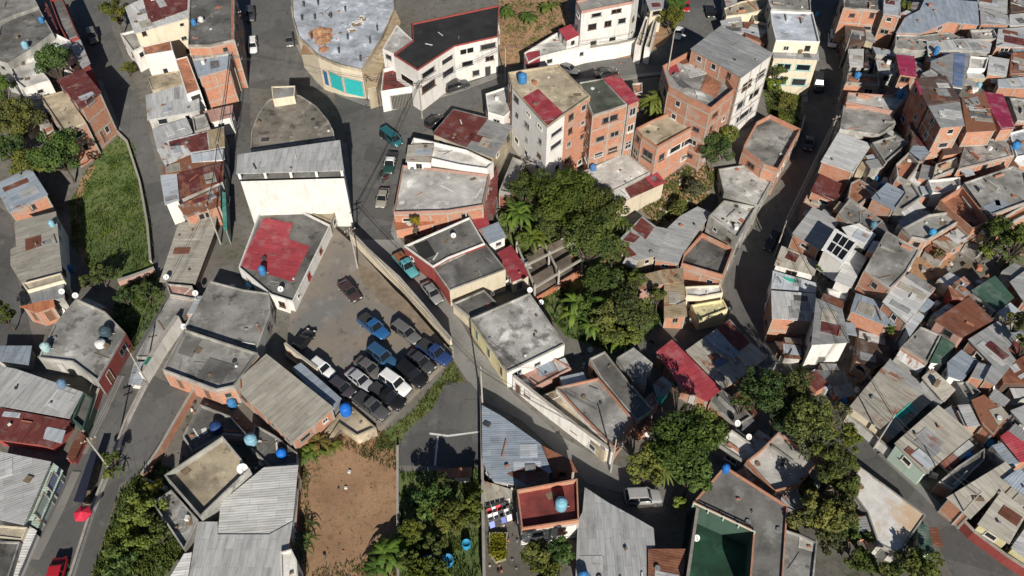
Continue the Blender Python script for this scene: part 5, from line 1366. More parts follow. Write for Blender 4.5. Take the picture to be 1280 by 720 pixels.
WALL("148,168 160,180 176,230 186,285 190,330", .7, .25, 'grey', 'low kerb wall between upper lane and grassy bank')
WALL("673,88 700,84 730,78 770,72 795,66", 3.0, .5, 'white', 'stained white retaining wall under the tall white house', name='retaining_wall')
WALL("1058,528 1090,555 1130,590", 1.6, .25, 'white', 'short pale garden wall on the lower street')
WALL("1180,640 1210,672 1250,702 1290,728", 1.6, .3, 'red', 'red plinth wall under the yellow walled house')
WALL("1004,150 1000,168 975,208 948,262", 1.0, .22, 'pink', 'low wall of the dark curved road on the side of the stained slabs')
WALL("128,492 112,540 90,580", 1.2, .25, 'red', 'low dark red wall below the stained slab house')
def green_mark():
    a, b = G(196, 462), G(190, 471)
    c = (a + b) / 2; d = (b - a); rz = math.atan2(d.y, d.x)
    m = MB(); m.box(c + Vector((0, 0, 2.69)), (1.2, .47, .03), rz); o = m.build('painted_mark', 'plain', None, (.02, .2, .13)); o.parent = _w
    o.location = -_w.location
green_mark()
# shop doors in the white lane wall
_lw = [o for o in bpy.data.objects if o.get('label', '').startswith('white lane wall')][0]
_ln = [G(*q) for q in pts("642,486 680,517 720,548 764,580")]
for u, k in ((1.0, 'door'), (2.6, 'window'), (8, 'door'), (10.5, 'window')):
    a, b = Vector((_ln[0].x, _ln[0].y, 0)), Vector((_ln[3].x, _ln[3].y, 0))
    d = (b - a).normalized(); n = Vector((d.y, -d.x, 0)) * .16
    p = a + d * u
    opening(_lw, k, a + n, b + n, 1, u, H(p.x, p.y) + (.05 if k == 'door' else 1.2), 1.0, 2.1 if k == 'door' else 1.1, (.14, .07, .05))
# ================================================================== posts of the big white building's open loft, the unfinished frame, skylight, umbrella, stall
def loft():
    bd = [x for x in BUILT if x['root']['label'].startswith('big white building')][0]
    W = inset(bd['P'], .35); r = bd['root']
    z1 = bd['plane'](0, 0)
    wl = z1 - 1.2
    m = MB()
    for i in range(4):
        a, b = W[i], W[(i + 1) % 4]; L = (b - a).length; k = max(1, int(L / 3.2))
        for j in range(k):
            p = a.lerp(b, j / k); m = MB(); m.box((p.x, p.y, (wl + z1) / 2 - .1), (.35, .35, z1 - wl - .15)); m.build('column', 'paint', r, (.8, .78, .72, .2))
    s = MB()
    q = [(w.x, w.y, wl - .25) for w in inset(bd['P'], .4)]
    if area2(q) < 0: q.reverse()
    s.face(q); s.build('loft_floor', 'slab', r, (.2, .2, .19, .3))
loft()
def frame_ruin():
    c = [G(646, 322), G(702, 302), G(726, 346), G(668, 378)]
    root = empty('building_frame', (c[0] + c[2]) / 2); tag(root, 'unfinished house of bare grey beams and columns beside the gully', 'unfinished house')
    zt = max(H(p.x, p.y) for p in c) + 3.0
    f = lambda u, v: (c[0].lerp(c[1], u)).lerp(c[3].lerp(c[2], u), v)
    cm, bm_, wl, fl = MB(), MB(), MB(), MB()
    for u in (0, .5, 1):
        for v in (0, .5, 1):
            p = f(u, v); zb = H(p.x, p.y) - .5
            cm = MB(); cm.box((p.x, p.y, (zb + zt) / 2 + .2), (.3, .3, zt - zb + .4)); cm.build('column', 'rawconc', root)
    def bar(p, q):
        d = q - p; L = Vector((d.x, d.y)).length
        bm_.box(((p.x + q.x) / 2, (p.y + q.y) / 2, zt - .17), (L + .2, .28, .30), math.atan2(d.y, d.x))
    for v in (0, .5, 1): bar(f(0, v), f(1, v))
    zt -= .03
    for u in (0, .5, 1): bar(f(u, 0), f(u, 1))
    for (p, q, h) in ((f(.5, 1), f(1, 1), 1.6), (f(1, 1), f(1, .45), 1.3), (f(0, 1), f(.5, 1), .9)):
        d = q - p; L = Vector((d.x, d.y)).length; zb = min(H(p.x, p.y), H(q.x, q.y)) - .4
        wl.box(((p.x + q.x) / 2, (p.y + q.y) / 2, (zb + H(p.x, p.y) + h) / 2), (L, .18, H(p.x, p.y) + h - zb), math.atan2(d.y, d.x))
    q = [f(0, 0), f(0, 1), f(1, 1), f(1, 0)]
    zf = max(H(p.x, p.y) for p in q) + .05
    fl.face([(p.x, p.y, zf) for p in q])
    bm_.build('beam', 'rawconc', root); wl.build('brick_wall', 'brick', root, (.44, .15, .07)); fl.build('floor_slab', 'slab', root, (.17, .14, .11, .6))
frame_ruin()
def skylight():
    z = 4.0
    c = [at_z(1045, 288, z), at_z(1071, 303, z), at_z(1053, 328, z), at_z(1030, 312, z)]
    root = empty('skylight_frame', G(1050, 307)); tag(root, 'white framed roof skylight of dark panes above the maroon lean-to', 'skylight')
    zz = z; fr, gl, wl = MB(), MB(), MB()
    f = lambda u, v: (c[0].lerp(c[1], u)).lerp(c[3].lerp(c[2], u), v)
    def bar(p, q, w):
        d = q - p; L = Vector((d.x, d.y)).length; fr.box(((p.x + q.x) / 2, (p.y + q.y) / 2, zz), (L + w, w, .16), math.atan2(d.y, d.x))
    for u, w in ((0, .55), (.36, .1), (.65, .1), (1, .4)): bar(f(u, 0), f(u, 1), w)
    zz += .01
    for v, w in ((0, .35), (.5, .1), (1, .5)): bar(f(0, v), f(1, v), w)
    q = [Vector((p.x, p.y, z - .05)) for p in c]
    if area2(q) < 0: q.reverse()
    gl.face(q)
    for a, b in zip(q, q[1:] + q[:1]): wl.face([Vector((a.x, a.y, 0)), Vector((b.x, b.y, 0)), b, a])
    fr.build('frame', 'plain', root, (.78, .78, .76)); gl.build('pane', 'glass', root); wl.build('wall', 'paint', root, (.7, .68, .64))
skylight()
def parasol():
    p = G(112, 652)
    root = empty('parasol', p); tag(root, 'pinkish red six sided parasol beside the steep road', 'parasol')
    m = MB(); m.tube([p, p + Vector((0, 0, 2.3))], .03, 6); m.build('pole', 'metal', root, (.5, .5, .5))
    b = MB(); top = p + Vector((0, 0, 2.5))
    ring = [p + Vector((1.0 * math.cos(k * math.pi / 3), 1.0 * math.sin(k * math.pi / 3), 2.05)) for k in range(6)]
    for k in range(6):
        a, c = ring[k], ring[(k + 1) % 6]
        b.face([a, c, top]); b.face([a - Vector((0, 0, .18)), c - Vector((0, 0, .18)), c, a])
    b.build('canopy', 'plain', root, (.62, .03, .07))
    t = MB(); t.lathe(p, [(.3, 0), (.3, .12), (.06, .16)], 10); t.build('base', 'rawconc', root)
parasol()
def tarp():
    c = [G(101, 637), G(114, 640), G(131, 578), G(123, 574)]
    root = empty('vendor_stall', (c[0] + c[2]) / 2); tag(root, 'long dark blue tarpaulin stall uphill of the pinkish parasol', 'stall')
    b, m = MB(), MB()
    q = [p + Vector((0, 0, 2.1 + .25 * (i in (1, 2)))) for i, p in enumerate(c)]
    for z in (0, -.03): b.face([v + Vector((0, 0, z)) for v in (q if z == 0 else q[::-1])])
    for i in range(4): b.face([q[i], q[(i + 1) % 4], q[(i + 1) % 4] - Vector((0, 0, .2)), q[i] - Vector((0, 0, .2))])
    for p, v in zip(c, q): m.tube([p, v], .035, 5)
    b.build('canopy', 'plain', root, (.022, .025, .045)); m.build('post', 'metal', root, (.3, .3, .3))
    t = MB(); t.box(((c[0] + c[2]) / 2) + Vector((0, 0, .42)), (5, .7, .84), math.atan2((c[2] - c[1]).y, (c[2] - c[1]).x)); t.build('counter', 'wood', root)
tarp()
def laundry():
    for i, (x0, y0, x1, y1, col, lab) in enumerate(((607, 637, 632, 628, (.5, .04, .06), 'red and dark washing hung in the narrow court'), (608, 644, 636, 635, (.7, .7, .7), 'white washing on the middle line of the narrow court'),
                                                  (610, 654, 640, 642, (.16, .2, .5), 'blue and lilac washing on the lowest line'))):
        a, b = G(x0, y0, 2.1), G(x1, y1, 2.1)
        root = empty('washing_line', (a + b) / 2); tag(root, lab, 'washing line')
        m = MB(); m.tube([a, b], .012, 4); m.tube([a - Vector((0, 0, 2.1)), a], .03, 5); m.tube([b - Vector((0, 0, 2.1)), b], .03, 5); m.build('line', 'metal', root, (.3, .3, .3))
        d = b - a
        for k in range(4):
            c = MB(); p, q = a + d * (.05 + k * .24), a + d * (.25 + k * .24)
            w = Vector((.12, -.35, 0))
            c.face([p, q, q + w - Vector((0, 0, .8)), p + w - Vector((0, 0, .75))]); c.face([p, p - w - Vector((0, 0, .6)), q - w - Vector((0, 0, .65)), q])
            cc = [col, (.75, .75, .72), tuple(min(1, x * 1.8) for x in col), (.05, .05, .06)][(k + i) % 4]
            c.build('cloth', 'plain', root, cc)
laundry()
def sandbox():
    c = [G(612, 668), G(634, 668), G(632, 700), G(620, 704), G(612, 694)]
    root = empty('planting_bed', c[0]); tag(root, 'bright yellow-green plant bed inside the narrow court', 'plant bed')
    m = MB()
    for a, b in zip(c, c[1:] + c[:1]):
        d = b - a; m.box((a + b) / 2 + Vector((0, 0, .15)), (d.length, .12, .5), math.atan2(d.y, d.x))
    m.build('rim', 'rawconc', root)
    rng = random.Random(3); l = MB()
    poly = [(p.x, p.y) for p in c]
    for _ in range(900):
        x, y = rng.uniform(min(p[0] for p in poly), max(p[0] for p in poly)), rng.uniform(min(p[1] for p in poly), max(p[1] for p in poly))
        if inside((x, y), poly): leafmesh(l, Vector((x, y, H(x, y) + .3)), .2, 2, .16, rng)
    l.build('leaves', 'leaf', root, (.16, .17, .015))
sandbox()
# ================================================================== things resting on the roofs and the ground
settle()
# keep only the openings someone standing at the drone, or a few steps beside it, could see
dg = bpy.context.evaluated_depsgraph_get()
for o, p, n in OPENINGS:
    seen = 0
    for dx in (0, -9, 9):
        c = CAM + Vector((dx, 0, 0)); d = p - c
        ok, loc, *_ = S.ray_cast(dg, c, d.normalized(), distance=d.length - .02)
        if not ok: seen = 1; break
    if not seen:
        for ch in list(o.children): bpy.data.objects.remove(ch)
        bpy.data.objects.remove(o)
settle()
# ================================================================== vehicles
BLK = (.012, .012, .013); GRY = (.10, .10, .105); SIL = (.36, .37, .38); WHT = (.74, .74, .73)
LG = 'cars parked in the walled lot'; SG = 'cars parked along the streets'
for a in [(378, 427, 20, -27, 'sedan', BLK, 'black car alone by the wall under the red roofed house', LG), (403, 460, 27, 19, 'hatch', WHT, 'white hatchback at the front of the packed rows', LG), (437, 363, 22, 24, 'sedan', (.06, .035, .035), 'dark car with pale front parked alone in the lot', LG),
          (467, 408, 34, 28, 'pickup', (.02, .10, .26), 'bright blue pickup nearest the lone dark car', LG), (508, 415, 36, 27, 'wagon', (.13, .13, .125), 'grey wagon with white bonnet, doors open', LG, None), (478, 446, 35, 26, 'suv', (.03, .085, .17), 'steel blue off-roader beside the bright blue pickup', LG),
          (461, 459, 34, 25, 'sedan', (.11, .105, .10), 'brownish grey car between blue off-roader and silver sedan', LG), (450, 474, 33, 25, 'sedan', SIL, 'silver sedan in the packed rows', LG), (428, 484, 28, 20, 'hatch', (.05, .045, .055), 'dark plum hatchback beside the thin blue-grey roof', LG), (494, 479, 36, 25, 'suv', WHT, 'white off-roader in the packed rows', LG),
          (484, 495, 36, 25, 'pickup', BLK, 'black pickup next to the white off-roader', LG), (464, 507, 38, 28, 'pickup', (.075, .075, .075), 'dusty dark grey pickup at the lower corner of the lot', LG), (515, 468, 30, 24, 'suv', BLK, 'black off-roader beside the lower parapet', LG), (526, 451, 28, 21, 'sedan', (.05, .05, .055), 'charcoal sedan near the cream lot wall', LG),
          (543, 440, 30, 20, 'pickup', (.025, .05, .15), 'navy blue pickup in the far corner of the lot', LG),
          (489, 173, 20, 15, 'van', (.02, .12, .14), 'teal van at the head of the plaza queue', SG), (488, 204, -9, 33, 'pickup', (.02, .06, .05), 'dark green pickup with white canopy behind the teal van', SG, WHT), (478, 247, -8, 28, 'sedan', (.30, .28, .23), 'beige sedan last in the plaza queue', SG), (543, 151, 14, -11, 'hatch', (.03, .03, .03), 'dark small car beside the rust-red roof', SG),
          (571, 107, 36, -11, 'suv', (.035, .037, .038), 'long dark off-roader against the white building', SG), (507, 331, 20, 24, 'pickup', (.09, .30, .33), 'turquoise pickup with a rusty load bed', SG, None, (.22, .10, .05)), (540, 365, 24, 31, 'sedan', (.22, .225, .22), 'grey sedan parked below the turquoise pickup', SG),
          (313, 19, 0, 24, 'suv', (.06, .06, .062), 'dark off-roader furthest up the upper street', SG), (316, 57, 1, 27, 'wagon', WHT, 'white wagon on the upper street', SG), (362, 50, 2, 23, 'hatch', (.10, .10, .10), 'grey car beside the round-fronted building', SG), (116, 46, 6, 22, 'suv', (.17, .15, .13), 'dusty brown off-roader on the upper lane', SG),
          (711, 86, 14, 5, 'hatch', (.12, .12, .12), 'grey car in the shade behind the tower', SG), (758, 91, 22, -4, 'sedan', BLK, 'black car behind the olive roofed brick block', SG), (848, 41, -8, 20, 'sedan', WHT, 'white car beside the round bush on the upper road', SG), (857, 8, 2, 14, 'hatch', (.4, .02, .02), 'red car at the top of the upper road', SG),
          (888, 14, 3, 16, 'sedan', BLK, 'black car in shade across from the red car', SG), (1041, 50, 0, 22, 'van', WHT, 'white van in shade at the head of the dark road', SG), (1023, 103, 1, 20, 'suv', (.03, .03, .032), 'dark off-roader in front of the cream house on the dark road', SG), (1011, 179, -3, 19, 'sedan', (.05, .05, .052), 'charcoal car fully in shade on the curved road', SG),
          (803, 621, 44, -2, 'suv', (.34, .34, .34), 'grey off-roader with dusty roof at the lane end by the tree', SG), (69, 722, -7, 26, 'sedan', (.42, .02, .03), 'red car low on the steep road', SG), (965, 300, -10, 18, 'hatch', (.04, .04, .042), 'dark hatchback on the dark bend', SG)]:
    CAR(a[0], a[1], a[2], a[3], a[4], a[5], a[6], a[7], a[8] if len(a) > 8 else None, a[9] if len(a) > 9 else None)
def moto(px, py, vx, vy, col, label):
    a, b = G(px - vx / 2, py - vy / 2), G(px + vx / 2, py + vy / 2)
    d = b - a; rz = math.atan2(d.y, d.x); p = (a + b) / 2
    root = empty('motorcycle', (p.x, p.y, H(p.x, p.y) + .05), rz); tag(root, label, 'motorcycle', 'motorcycles by the plaza')
    m3 = Matrix.Rotation(0, 3, 'Z')
    def part(nm, mb, m, c):
        me = bpy.data.meshes.new(nm); me.from_pydata(mb.v, [], mb.f); me.materials.append(M[m]); link(nm, me, root, c)
    for x in (-.62, .62):
        w = MB()
        for k in range(16):
            t, t2 = k * math.pi / 8, (k + 1) * math.pi / 8
            A, Bq = Vector((x + .28 * math.cos(t), 0, .28 + .28 * math.sin(t))), Vector((x + .28 * math.cos(t2), 0, .28 + .28 * math.sin(t2)))
            w.tube([A, Bq], .055, 5, cap=False)
        part('wheel', w, 'tyre', None)
    f = MB(); f.tube([(-.62, 0, .28), (-.1, 0, .45), (.3, 0, .62), (.62, 0, .28)], .04, 5); f.tube([(.62, 0, .28), (.42, 0, .95)], .035, 5); f.box((0, 0, .38), (.42, .24, .3)); part('frame', f, 'metal', (.1, .1, .1))
    t = MB(); t.box((.16, 0, .72), (.46, .26, .2), taper=.7); t.box((-.55, 0, .55), (.45, .2, .08)); part('fuel_tank', t, 'carpaint', col)
    s = MB(); s.box((-.32, 0, .74), (.62, .26, .1), taper=.85); part('seat', s, 'tyre', None)
    h = MB(); h.tube([(.34, -.36, 1.0), (.44, 0, .96), (.34, .36, 1.0)], .02, 5); part('handlebar', h, 'metal', (.2, .2, .2))
moto(476, 222, -8, 10, (.02, .02, .02), 'black motorcycle standing nearest the beige sedan'); moto(482, 226, -9, 9, (.2, .02, .02), 'dark red motorcycle against the deck wall'); moto(484, 219, -8, 10, (.03, .04, .1), 'dark blue motorcycle behind the green pickup')
settle()
BL = (.045, .19, .42); PB = (.22, .42, .52); DK = (.02, .022, .025); WH = (.62, .62, .60); DB = (.02, .05, .16)
for a in [(53, 28, 'blue water tank on the dark slab near the red-rimmed row', BL, .5, 1.0), (33, 60, 'pale blue and white tank at the lower rim of the dark slab', PB, .6, 1.2), (64, 112, 'black round tank behind the tan roof', DK, 1.0, 1.3),
          (243, 31, 'blue tank on the flat dark slab with orange rim', BL, .5, 1.0), (252, 27, 'white tank beside a blue one on the flat dark slab', WH, .5, .9), (199, 155, 'blue tank between worn pale roofs on the lane side', DB, .5, 1.0),
          (66, 282, 'blue tank on the upper corner of the beige ribbed roof', PB, .45, .9), (86, 335, 'bright blue tank in the shade beside the beige ribbed roof', BL, .55, 1.1), (57, 434, 'pale turquoise bucket tank on the edge of the stained slab', (.35, .5, .5), .6, 1.1),
          (134, 418, 'dark grey tank behind the white box on the stained slab', (.05, .08, .10), .8, 1.2), (79, 482, 'blue-grey tank on the corner of the wide pale ribbed roof', (.12, .2, .3), .55, 1.0),
          (329, 342, 'bright blue tank at the lower edge of the red roof', BL, .52, 1.35), (311, 356, 'pale blue tank on the mottled slab beside the red roof', (.08, .25, .42), .62, 1.2), (281, 485, 'blue tank with white lid on the beam striped slab', BL, .6, 1.3),
          (433, 516, 'bright blue tank at the corner of the car lot', (.015, .14, .55), .75, 1.5), (353, 570, 'bright blue tank next to the white ribbed roof', (.015, .16, .6), .6, 1.1), (272, 538, 'dark blue tank in the sunken brick yard', DB, .75, 1.3), (315, 553, 'pale blue tank on the shaded terrace', PB, .75, 1.2),
          (653, 103, 'blue tank on the tan roof of the tower', BL, .75, 1.6), (741, 212, 'blue tank on the pale worn slab under the brick blocks', (.08, .18, .4), .55, 1.0), (925, 205, 'small blue tank beside the brick rimmed stained slab', BL, .45, .9),
          (1021, 20, 'blue tank at the corner of the silvery marked roof', (.05, .25, .42), .45, .9), (937, 20, 'small pale blue tank on the cream rimmed slab', PB, .4, .9), (1099, 71, 'blue tank between silver strip and small black roof', BL, .7, 1.2),
          (1071, 97, 'blue tank on the junk littered orange terrace', BL, .65, 1.0), (1124, 121, 'blue tank on the L-shaped pale slab', BL, .6, 1.2), (1146, 68, 'blue tank above the crimson square roof', BL, .55, 1.0), (1170, 65, 'blue barrel tank with long shadow by the blue striped roof', BL, .5, 1.5),
          (1225, 104, 'pale blue tank by the narrow silver roof', PB, .5, .9), (1089, 174, 'blue tank on the broad plain grey slab', (.05, .22, .45), .5, .95), (1100, 235, 'bright blue tank above the bluish square roof', BL, .45, .9), (1091, 284, 'grey-blue barrel on the cracked terrace', (.10, .2, .26), .55, .9),
          (1106, 203, 'small blue tank on the grey terrace with plants', BL, .4, .8), (1268, 185, 'blue tank on the bluish white floor', (.04, .22, .5), .65, 1.0), (1164, 293, 'blue tank on the grey slab with dark slit', (.05, .28, .5), .5, .9), (1003, 309, 'dark blue drum tank in the gap below the smooth pale roof', BL, .5, .8),
          (1053, 504, 'blue tank by the corner of the wide beige roof', BL, .5, .9), (1206, 573, 'bright blue tank on the low black terrace', (.015, .16, .55), .75, 1.1), (1236, 556, 'lighter blue tank beyond the black terrace', (.05, .28, .5), .55, .9), (906, 588, 'blue tank at the upper rim of the sports court terrace', (.02, .14, .45), .5, 1.0),
          (701, 634, 'pale blue tank on the dark red terrace', (.20, .42, .52), .72, 1.5), (729, 722, 'blue tank at the bottom beside the jagged grey roof', BL, .6, 1.0), (127, 432, 'white box shaped tank on the stained slab', (.7, .7, .7), .7, .8)]:
    TANK(a[0], a[1], a[2], a[3], a[4] * .95, a[5] * 1.05, 'blue' if a[3][2] > a[3][0] * 1.3 else 'plain')
for a in [(537, 702, 'open blue drum of water in the garden, nearer the banana plant', (.04, .2, .40), .62, .9), (560, 702, 'open blue drum of water in the garden, beside its twin', (.04, .22, .42), .64, .9), (583, 680, 'smaller blue drum at the garden path', (.03, .28, .5), .5, .9), (802, 488, 'white tyre shaped drum on the long dark slab', (.7, .7, .7), .55, .35)]: DRUM(*a)
for a in [(556, 284, 'white dish on the upper dark roof of the street house, near its rim'), (567, 299, 'white dish in the middle of the dark street house roof'), (635, 347, 'white dish in front of the red sheet roof'), (615, 356, 'white dish under the cream wall of the street house'), (662, 367, 'small dish on the corner of the mottled slab'),
          (676, 382, 'second small dish along the mottled slab rim'), (305, 590, 'big white dish on the walled tan slab', .62), (329, 582, 'white dish at the corner of the bright ribbed roof'), (352, 366, 'white dish on the rubble beside the red roof'), (869, 676 - 0, 'white dish at the corner of the sports court'), (911, 390 - 0, 'white dish on the bend beside the yellow-green wall'),
          (547, 277, 'white dish by the long orange awning'), (80, 369, 'white dish behind the small grey lean-to'), (97, 374, 'white dish on the top corner of the stained slab house'), (79, 391, 'white dish over the orange awning roof'), (246, 371, 'white dish at the end of the rough deck'), (210, 351, 'white dish on the end of the long beige-grey roof'),
          (228, 405, 'white dish where deck and striped slab meet'), (1160, 458, 'white dish under the olive grey slab'), (1246, 482, 'white dish on the stepped grey roof'), (1068, 491, 'white dish beside the wide beige roof'), (1042, 485, 'white dish at the end of the dark drop'), (811, 535, 'white dish on the brick corner over the big tree'), (920, 533, 'white dish over the shaded slab', .42),
          (934, 550, 'another white dish further along the shaded slab'), (737, 441, 'small dish on the tip of the long dark slab'), (863, 404, 'white dish beside the orange end wall')]: DISH(*a)
poles = {}
for k, a in dict(p1=(447, 335, 8.5, 'concrete pole at the gate corner of the car lot'), p2=(300, 108, 8.5, 'concrete pole where the upper street meets the plaza'), p3=(297, 20, 8.5, 'concrete pole near the top of the upper street'), p4=(284, 215, 8.5, 'concrete pole in the alley of the patched row'),
                 p5=(276, 305, 8.5, 'concrete pole at the shaded alley end'), p6=(528, 148, 8, 'concrete pole at the plaza edge below the red gate'), p7=(632, 104, 8, 'concrete pole beside the small white flat house'), p8=(763, 590, 8, 'concrete pole at the lane corner by the big tree'), p9=(603, 505, 8.5, 'concrete pole at the tip of the concrete yard'),
                 p10=(1030, 190, 8, 'concrete pole in the shade of the curved road'), p11=(1058, 60, 8, 'concrete pole beside the dark brown roof'), p12=(968, 320, 8, 'concrete pole on the bend of the curved road'), p13=(140, 590, 8, 'leaning concrete pole between steep road and ramp'), p14=(185, 480, 8, 'concrete pole by the white wall'), p15=(1190, 655, 8, 'concrete pole on the lower street'), p16=(1092, 560, 8, 'concrete pole opposite the mint balconies')).items():
    poles[k] = POLE(a[0], a[1], a[2] * .95, a[3], k in ('p1', 'p3', 'p6', 'p10', 'p13'))
poles['lamp'] = POLE(836, 82, 7, 'street lamp post on the upper road by the unfinished house', False, 'street_lamp', True)
for a, b, l, n in [('p3', 'p2', 'bundle of black cables along the upper street', 8), ('p2', 'p4', 'black cables over the patched row', 5), ('p4', 'p5', 'black cables down the shaded alley', 4), ('p6', 'p7', 'cables along the upper road', 3), ('p2', 'p6', 'cable crossing the plaza', 2), ('p1', 'p6', 'cables from lot corner up across the plaza', 3),
                   ('p1', 'p9', 'cables along the cream wall of the car lot', 3), ('p9', 'p8', 'cables over the lower lane', 3), ('p11', 'p10', 'cables along the upper dark road', 4), ('p10', 'p12', 'cables over the dark bend', 4), ('p12', 'p16', 'cables leaving the bend downhill', 3), ('p16', 'p15', 'cables along the lower street', 3), ('p14', 'p13', 'cables beside the ramp', 3), ('p14', 'p5', 'cables over the rough deck', 2), ('p7', 'lamp', 'cables along the retaining wall', 2)]:
    CABLE(poles[a], poles[b], l, n=n)
# ================================================================== loose clutter
drape('painted_line', "537,541 560,544 600,539 600,541 560,546.5 537,543.5", 'scrapwhite', .07)
drape('painted_line', "546,546 548.5,546 545,582 542.5,582", 'scrapwhite', .074)
def round_roof():
    bd = [x for x in BUILT if x['root']['label'].startswith('round-fronted')][0]; r = bd['root']; z = bd['plane'](0, 0)
    for k, (x, y) in enumerate(((378, 25), (394, 24), (414, 22), (472, 38), (435, 49), (463, 54), (424, 66), (451, 76), (390, 48), (432, 14), (380, 8), (398, 6))):
        p = at_z(x, y, z); m = MB(); m.box(p + Vector((0, 0, .55)), (.3, .3, 1.1)); m.tube([p + Vector((.07, .07, 1.1)), p + Vector((.08, .09, 1.7))], .02, 4); m.tube([p + Vector((-.07, -.07, 1.1)), p + Vector((-.05, -.09, 1.6))], .02, 4); m.build('column_stub', 'scrapdark', r)
    rng = random.Random(5)
    for nm, lab, cells, mt in (('rubble_mound', 'brown mound of earth and broken brick on the silvery round-fronted roof', ((396, 42, 1.5), (406, 40, 1.4), (402, 52, 1.3), (409, 47, 1.1), (404, 62, 1.0)), ('soil', 'scrapclay')), ('rubble_mound', 'pale heap of boards and rubble behind the brown mound', ((446, 30, 1.0), (452, 24, 1.0), (440, 38, .8)), ('wood', 'scrapwhite'))):
        c0 = at_z(cells[0][0], cells[0][1], z); root = empty(nm, c0); tag(root, lab, 'rubble')
        mm = [MB(), MB()]
        ps = [(at_z(x, y, z), s) for x, y, s in cells]
        x0, x1 = min(p.x - s for p, s in ps) - .5, max(p.x + s for p, s in ps) + .5
        y0, y1 = min(p.y - s for p, s in ps) - .5, max(p.y + s for p, s in ps) + .5
        nx, ny = int((x1 - x0) / .3), int((y1 - y0) / .3)
        def hh(x, y):
            v = sum(s * .75 * math.exp(-((x - p.x) ** 2 + (y - p.y) ** 2) / (s * s * .55)) for p, s in ps)
            return min(v, 1.3) * (.72 + .28 * math.sin(x * 3.1 + 1.3 * math.sin(y * 2.3)) * math.cos(y * 2.7)) + rng.uniform(-.06, .06) - .12
        gr = [[Vector((x0 + k * .3, y0 + l * .3, z + hh(x0 + k * .3, y0 + l * .3))) for k in range(nx + 1)] for l in range(ny + 1)]
        for l in range(ny):
            for k in range(nx): mm[0].face([gr[l][k], gr[l][k + 1], gr[l + 1][k + 1], gr[l + 1][k]])
        for p, s in ps:
            for _ in range(14):
                x, y = p.x + rng.gauss(0, s * .6), p.y + rng.gauss(0, s * .6)
                mm[1].box((x, y, z + max(0, hh(x, y)) + .08), (rng.uniform(.15, .7), rng.uniform(.12, .3), .14), rng.uniform(0, 3))
        for m, nn, k in zip(mm, ('heap', 'loose_pieces'), mt): m.build(nn, k, root)
    # parapet of the upper yard wall
round_roof()
def clutter():
    rng = random.Random(11)
    sets = {k: MB() for k in ('scrapgrey', 'scrapwhite', 'scrapclay', 'wood', 'scrapdark')}
    for b in BUILT:
        P = [(p.x, p.y) for p in (b['P'] if True else [])]
        A = abs(area2(P)); n = int(A * (.035 if b['zinc'] else .05) * b['clut'] + rng.random())
        xs = [p[0] for p in P]; ys = [p[1] for p in P]
        Q = [(q.x, q.y) for q in inset([Vector((p[0], p[1], 0)) for p in P], .5)]
        t = 0
        while n > 0 and t < 400:
            t += 1
            x, y = rng.uniform(min(xs), max(xs)), rng.uniform(min(ys), max(ys))
            if not inside((x, y), Q): continue
            n -= 1
            z = b['plane'](x, y) + .14 * (b['zinc'])
            k = rng.random(); rz = rng.uniform(0, 3.14)
            m = sets[rng.choice(('scrapgrey', 'scrapgrey', 'scrapwhite', 'scrapclay', 'wood', 'wood', 'scrapdark'))]
            if k < .30: m.box((x, y, z + .04), (rng.uniform(1, 2.6), rng.uniform(.08, .2), .07), rz)
            elif k < .62: m.box((x, y, z + .1), (rng.uniform(.2, .45), rng.uniform(.15, .3), .2), rz)
            elif k < .80: m.box((x, y, z + .03), (rng.uniform(.5, 1.3), rng.uniform(.4, .9), .04), rz)
            elif k < .9: m.box((x, y, z + .3), (rng.uniform(.4, .8), rng.uniform(.4, .7), rng.uniform(.4, .8)), rz)
            else: m.lathe((x, y, z), [(.3, 0), (.34, .08), (.3, .17), (.16, .17)], 10)
    # loose stones and scrap in the alleys and on the slopes
    for poly, n in (("826,228 870,200 900,215 880,255 850,272 822,282 800,262", 150), ("374,585 400,556 440,538 475,532 498,560 499,735 378,735", 16), ("640,215 690,205 770,262 800,330 830,400 800,430 760,440 706,420 664,364 620,300 625,250", 60), ("440,312 470,342 500,370 530,405 556,438 540,430 500,392 460,350", 60),
                    ("1040,60 1290,0 1290,720 1180,640 1060,520 1020,460 1010,260 1060,120", 3200), ("240,490 330,540 330,580 300,600 215,600", 120), ("20,100 60,150 90,240 70,330 60,380 90,440 140,380 20,380", 120), ("640,470 720,440 830,420 830,560 800,560", 120), ("600,590 650,590 650,720 606,720", 60), ("660,60 740,70 800,80 790,88 670,95", 50), ("150,40 200,160 220,280 200,110", 40)):
        g = [(p.x, p.y) for p in (G(*q) for q in pts(poly))]
        xs = [p[0] for p in g]; ys = [p[1] for p in g]
        for _ in range(n):
            x, y = rng.uniform(min(xs), max(xs)), rng.uniform(min(ys), max(ys))
            if not inside((x, y), g): continue
            m = sets[rng.choice(('scrapgrey', 'scrapwhite', 'scrapclay', 'wood', 'scrapdark'))]
            s = rng.uniform(.12, .4) * (2.6 if rng.random() < .3 and n > 400 else 1)
            m.box((x, y, H(x, y) + s * .3 + .03), (s, s * rng.uniform(.5, 1.6), s * .7), rng.uniform(0, 3), taper=.8)
    for (k, m), nm, lb in zip(sets.items(), ('scrap', 'rubble', 'brick_debris', 'timber_scraps', 'dark_scrap'), ('grey scrap and blocks lying about the roofs and alleys', 'pale rubble lying about the roofs and slopes', 'broken clay bricks lying about', 'loose boards and timber lying on the roofs', 'dark scrap and tyres lying on the roofs')):
        tag(m.build(nm, k), lb, None, None, 'stuff')
clutter()
